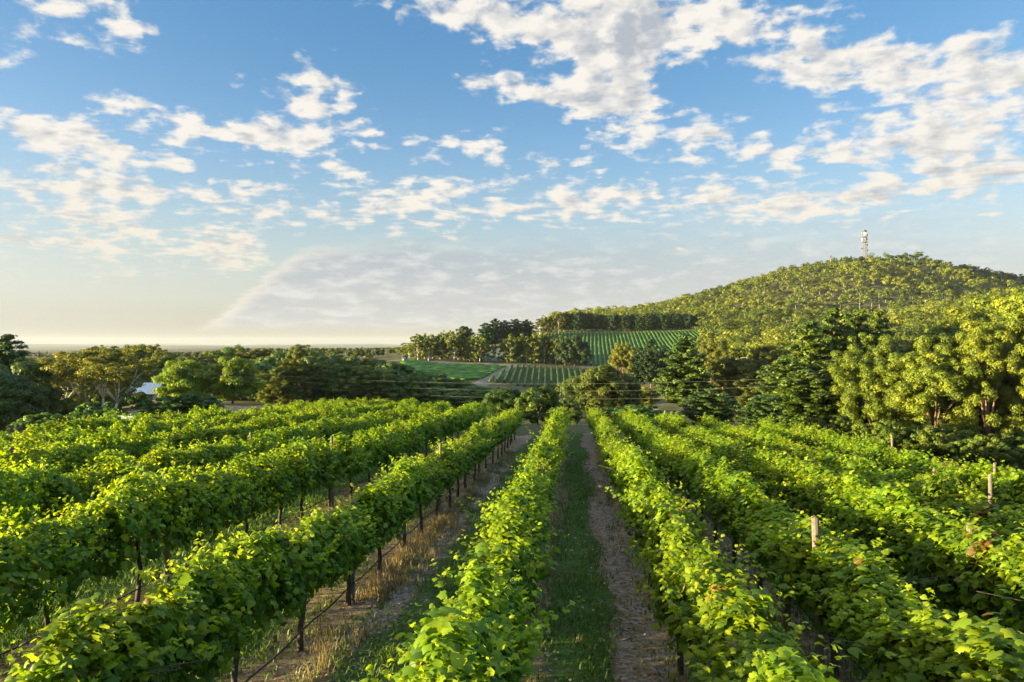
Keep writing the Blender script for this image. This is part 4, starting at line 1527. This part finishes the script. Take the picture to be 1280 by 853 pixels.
# ------------------------------------------------------------------ vine rows of the far fields
def hedge_mesh(pts, hw, hh, seed):
    g = np.random.default_rng(seed)
    n = len(pts)
    P = np.array(pts)
    t = np.gradient(P, axis=0)
    s = unit(np.stack([t[:, 1], -t[:, 0], np.zeros(n)], 1))
    V = []
    for (u, w) in ((-.8, .25), (-1, .65), (-.5, 1), (.5, 1), (1, .65), (.8, .25)):
        V.append(P + s * (u * hw * g.uniform(.75, 1.2, (n, 1))) + np.array([0, 0, 1.0]) * (w * hh * g.uniform(.85, 1.12, (n, 1))))
    V = np.stack(V, 1).reshape(-1, 3)
    Fq = [(i * 6 + j, i * 6 + j + 1, i * 6 + 7 + j, i * 6 + 6 + j) for i in range(n - 1) for j in range(5)]
    me = mesh_np('vine_row', V, np.array(Fq), {'tint': np.clip(np.repeat(g.uniform(.25, .75, n), 6) + g.normal(0, .1, n * 6), 0, .9)})
    me.materials.append(M['broad'])
    return me


def build_far_rows():
    def inside(poly, x, y):
        px, d = view_of(np.array([x]), np.array([y]))
        return bool(poly_mask(px, d, poly)[0])

    def field(poly, direction, spacing, hw, hh, label, group, tint, n_rows):
        a = math.radians(direction)
        ux, uy = math.sin(a), math.cos(a)
        vx, vy = uy, -ux
        cx = [place(*q) for q in poly]
        vs = [x * vx + y * vy for x, y in cx]
        us = [x * ux + y * uy for x, y in cx]
        v = min(vs) + spacing * .6
        k = 0
        while v < max(vs):
            run = []
            u = min(us)
            while u < max(us):
                x, y = u * ux + v * vx, u * uy + v * vy
                if inside(poly, x, y):
                    run.append((x, y, ground_z(x, y)))
                u += 2.2
            if len(run) > 4:
                o = inst('vine_row', hedge_mesh(run, hw, hh, k), None, tint)
                tag(o, label, 'vine row', group)
                k += 1
            v += spacing
        print(group, k)
    field(FIELD_LOW, -2.0, 2.6, .6, 1.5, 'thin green vine row in the small far field below the dirt track', 'vine rows of the small far field', (1.0, 1.05, .9, 1), 20)
    field(FIELD_HIGH, 1.5, 2.35, .72, 1.0, 'vine row running up the upper far field below the windbreak', 'vine rows of the upper far field', (1.0, 1.2, .9, 1), 30)
    field(FIELD_GREEN, 40.0, 2.6, 1.0, .9, 'vine row in the bright green far field left of the diagonal track', 'vine rows of the bright green field', (1.5, 1.75, .8, 1), 20)


build_far_rows()


# ------------------------------------------------------------------ buildings
def house(name, px, d, yr, w, depth, rise, rot, roof, label, base_drop=None, wall_h=2.6):
    """gabled house: ridge at photo height yr; parts walls, roof, door, windows"""
    x, y = place(px, d)
    gz = ground_z(x, y)
    zr = height(yr, d)
    e = empty(name, (x, y, gz), rot)
    eave = zr - gz - rise
    mb = MB()
    mb.box((0, 0, eave / 2 - .4), (w, depth, eave + .8))
    mb.add([(-w / 2, -depth / 2, eave), (-w / 2, depth / 2, eave), (-w / 2, 0, eave + rise * .94), (w / 2, -depth / 2, eave), (w / 2, depth / 2, eave), (w / 2, 0, eave + rise * .94)], [(0, 2, 1), (3, 4, 5)])
    mb.build('wall', M['wall'], e)
    rb = MB()
    o, th = .45, .10
    sl = rise / (depth / 2)
    for s in (-1, 1):
        ye, ze = s * (depth / 2 + o), eave - sl * o
        vs = [(-w / 2 - o, ye, ze), (w / 2 + o, ye, ze), (w / 2 + o, 0, eave + rise), (-w / 2 - o, 0, eave + rise)]
        vs += [(a, b, c + th) for a, b, c in vs]
        rb.add(vs, [(0, 1, 2, 3), (4, 7, 6, 5), (0, 4, 5, 1), (2, 6, 7, 3), (1, 5, 6, 2), (0, 3, 7, 4)])
    ro = rb.build('roof', M[roof], e)
    gb = MB()
    for s in (-1, 1):
        gb.box((0, s * (depth / 2 + o + .06), eave - sl * o + .03), (w + 2 * o, .12, .12))
    gb.build('gutter', M['white'], ro)
    for i, xx in enumerate((-w * .3, w * .3)):
        wb = MB()
        wb.box((xx, -depth / 2 - .02, eave * .55), (1.3, .08, 1.1))
        f = wb.build('window', M['white'], e)
        pb = MB()
        pb.box((xx, -depth / 2 - .07, eave * .55), (1.1, .04, .9))
        pb.build('pane', M['glass'], f)
    db = MB()
    db.box((0, -depth / 2 - .02, 1.0), (.95, .08, 2.05))
    db.build('door', M['pole'], e)
    tag(e, label, name)
    return e


house('house', 184, 150, 479, 5.6, 5.5, 1.9, R(12), 'roof_blue', 'low house with pale blue metal roof between the pale gums and a lime tree')
house('shed', 158, 84, 521, 3.6, 3.4, .7, R(-20), 'roof_pale', 'small shed with pale grey sheet roof just beyond the left vines')
house('shed', 27, 66, 547.5, 3.4, 4.2, .8, R(32), 'roof_teal', 'blue-green roofed shed at the left edge, gable end toward the vines')
house('shed', 4, 74, 544.5, 6, 3.2, .45, R(8), 'roof_teal', 'low long blue-green roofed shed behind the gabled one at left')
house('shed', 507, 326, 447, 2.2, 2.2, .7, R(30), 'roof_blue', 'tiny pale shed at the left foot of the clump above the green field', wall_h=2)


# ------------------------------------------------------------------ summit tower
def build_tower():
    d = 800.0
    x, y = place(1081, d)
    z0 = ground_z(x, y)
    zt = height(287.5, d)
    H = zt - z0
    e = empty('radio_tower', (x, y, z0), R(20))
    hw = lambda f: 2.3 - .9 * f
    for sx in (-1, 1):
        for sy in (-1, 1):
            mb = MB()
            mb.tube([(sx * hw(0), sy * hw(0), -1), (sx * hw(1), sy * hw(1), H * .95)], [.20, .15], 6)
            mb.build('leg', M['steel'], e)
    mb = MB()
    n = 13
    for i in range(n):
        f0, f1 = i / n * .95, (i + 1) / n * .95
        a, b = hw(f0 / .95), hw(f1 / .95)
        cs = [(-1, -1), (1, -1), (1, 1), (-1, 1)]
        for k in range(4):
            p, q = cs[k], cs[(k + 1) % 4]
            mb.tube([(p[0] * a, p[1] * a, f0 * H), (q[0] * b, q[1] * b, f1 * H)], .09, 4, False)
            mb.tube([(q[0] * a, q[1] * a, f0 * H), (p[0] * b, p[1] * b, f1 * H)], .09, 4, False)
            mb.tube([(p[0] * b, p[1] * b, f1 * H), (q[0] * b, q[1] * b, f1 * H)], .09, 4, False)
    mb.build('bracing', M['steel'], e)
    for zf, s in ((.66, 2.6), (.80, 2.4), (.955, 2.1)):
        mb = MB()
        mb.box((0, 0, H * zf), (s * 2, s * 2, .25))
        for k in (-1, 1):
            mb.box((k * s, 0, H * zf + .9), (.1, s * 2, .12))
            mb.box((0, k * s, H * zf + .9), (s * 2, .1, .12))
        mb.build('platform', M['dark_steel'], e)
    spots = [(.885, -20, 2.3, 2.0), (.90, -110, 2.2, 1.6), (.86, 60, 2.2, 1.6), (.74, 15, 2.4, 1.6), (.735, -70, 2.4, 1.3), (.70, -150, 2.4, 1.3), (.60, 100, 2.6, 1.2), (.45, 80, 2.7, 1.2), (.32, 95, 2.8, 1.1), (.5, -100, 2.6, .9)]
    for zf, a, off, r in spots:
        an = R(a) - R(20) - math.pi / 2
        c = Vector((math.cos(an), math.sin(an), 0))
        p = Vector((0, 0, H * zf)) + c * off
        mb = MB()
        mb.tube([tuple(p), tuple(p + c * .5), tuple(p + c * 1.0)], [r * .55, r, r], 16)
        dr = mb.build('dish', M['white'] if zf > .65 else M['dark_steel'], e)
        ab = MB()
        ab.tube([(0, 0, H * zf), tuple(p)], .15, 5)
        ab.build('bracket', M['dark_steel'], dr)
    mb = MB()
    mb.tube([(0, 0, H * .95), (0, 0, H * .985), (0, 0, H * 1.0)], [1.9, 1.9, 1.5], 12)
    mb.build('antenna_cap', M['dark_steel'], e)
    tag(e, 'tall steel lattice tower with white dishes on the hill summit', 'tower')
    x, y = place(1038.5, 798)
    z0 = ground_z(x, y)
    h = height(317.5, 798) - z0
    e = empty('radio_mast', (x, y, z0))
    mb = MB()
    mb.tube([(0, 0, -1), (0, 0, h * .7), (0, 0, h)], [.38, .3, .16], 6)
    mb.build('pole', M['steel'], e)
    mb = MB()
    for k in (-1, 0, 1):
        mb.box((k * .9, 0, h * .86), (.5, .4, 2.4))
    mb.box((0, 0, h * .84), (2.4, .25, .25))
    mb.build('antenna', M['steel'], e)
    tag(e, 'short thin mast on the summit left of the lattice tower', 'mast')


build_tower()


# ------------------------------------------------------------------ power line
def power_pole(px, d, ytop, rz, label):
    x, y = place(px, d)
    z = ground_z(x, y)
    h = height(ytop, d) - z
    e = empty('power_pole', (x, y, z), rz)
    mb = MB()
    mb.tube([(0, 0, -1), (0, 0, h * .6), (0, 0, h + .15)], [.17, .14, .11], 8)
    mb.build('pole', M['pole'], e)
    mb = MB()
    mb.box((0, -.16, h - .15), (2.7, .12, .14))
    for s in (-1, 1):
        mb.tube([(s * .75, -.2, h - .2), (0, -.12, h - .85)], .03, 5)
    ca = mb.build('crossarm', M['pole'], e)
    for s in (-1.2, 0, 1.2):
        ib = MB()
        ib.tube([(s, -.16, h - .08), (s, -.16, h + .04), (s, -.16, h + .1), (s, -.16, h + .22)], [.03, .07, .05, .06], 8)
        ib.build('insulator', M['dark_steel'], ca)
    tag(e, label, 'power pole', 'power poles')
    return e


power_pole(48.5, 118, 440.5, R(35), 'dark timber power pole with crossarm against the far haze at left')


def build_wires():
    # three conductors crossing the valley from behind the left trees to the dark pines
    labs = ['topmost of three pale power wires crossing the valley', 'middle of three pale power wires crossing the valley', 'lowest of three pale power wires crossing the valley']
    ends = [((46, 118, 440.6), (1004, 96, 472), 22), ((48.5, 118, 440.6), (1004, 95.5, 481.5), 25), ((51, 118, 440.6), (1004, 95, 492), 28)]
    for lab, (a, b, sag) in zip(labs, ends):
        ax, ay = place(a[0], a[1])
        bx, by = place(b[0], b[1])
        A, B = Vector((ax, ay, height(a[2], a[1]))), Vector((bx, by, height(b[2], b[1])))
        pts = []
        for i in range(41):
            t = i / 40
            p = A.lerp(B, t)
            p.z -= sag * 105 / F * 4 * t * (1 - t)
            pts.append(tuple(p))
        mb = MB()
        mb.tube(pts, .006, 5)
        o = mb.build('power_wire', M['wire'])
        tag(o, lab, 'wire', 'power wires across the valley')


build_wires()
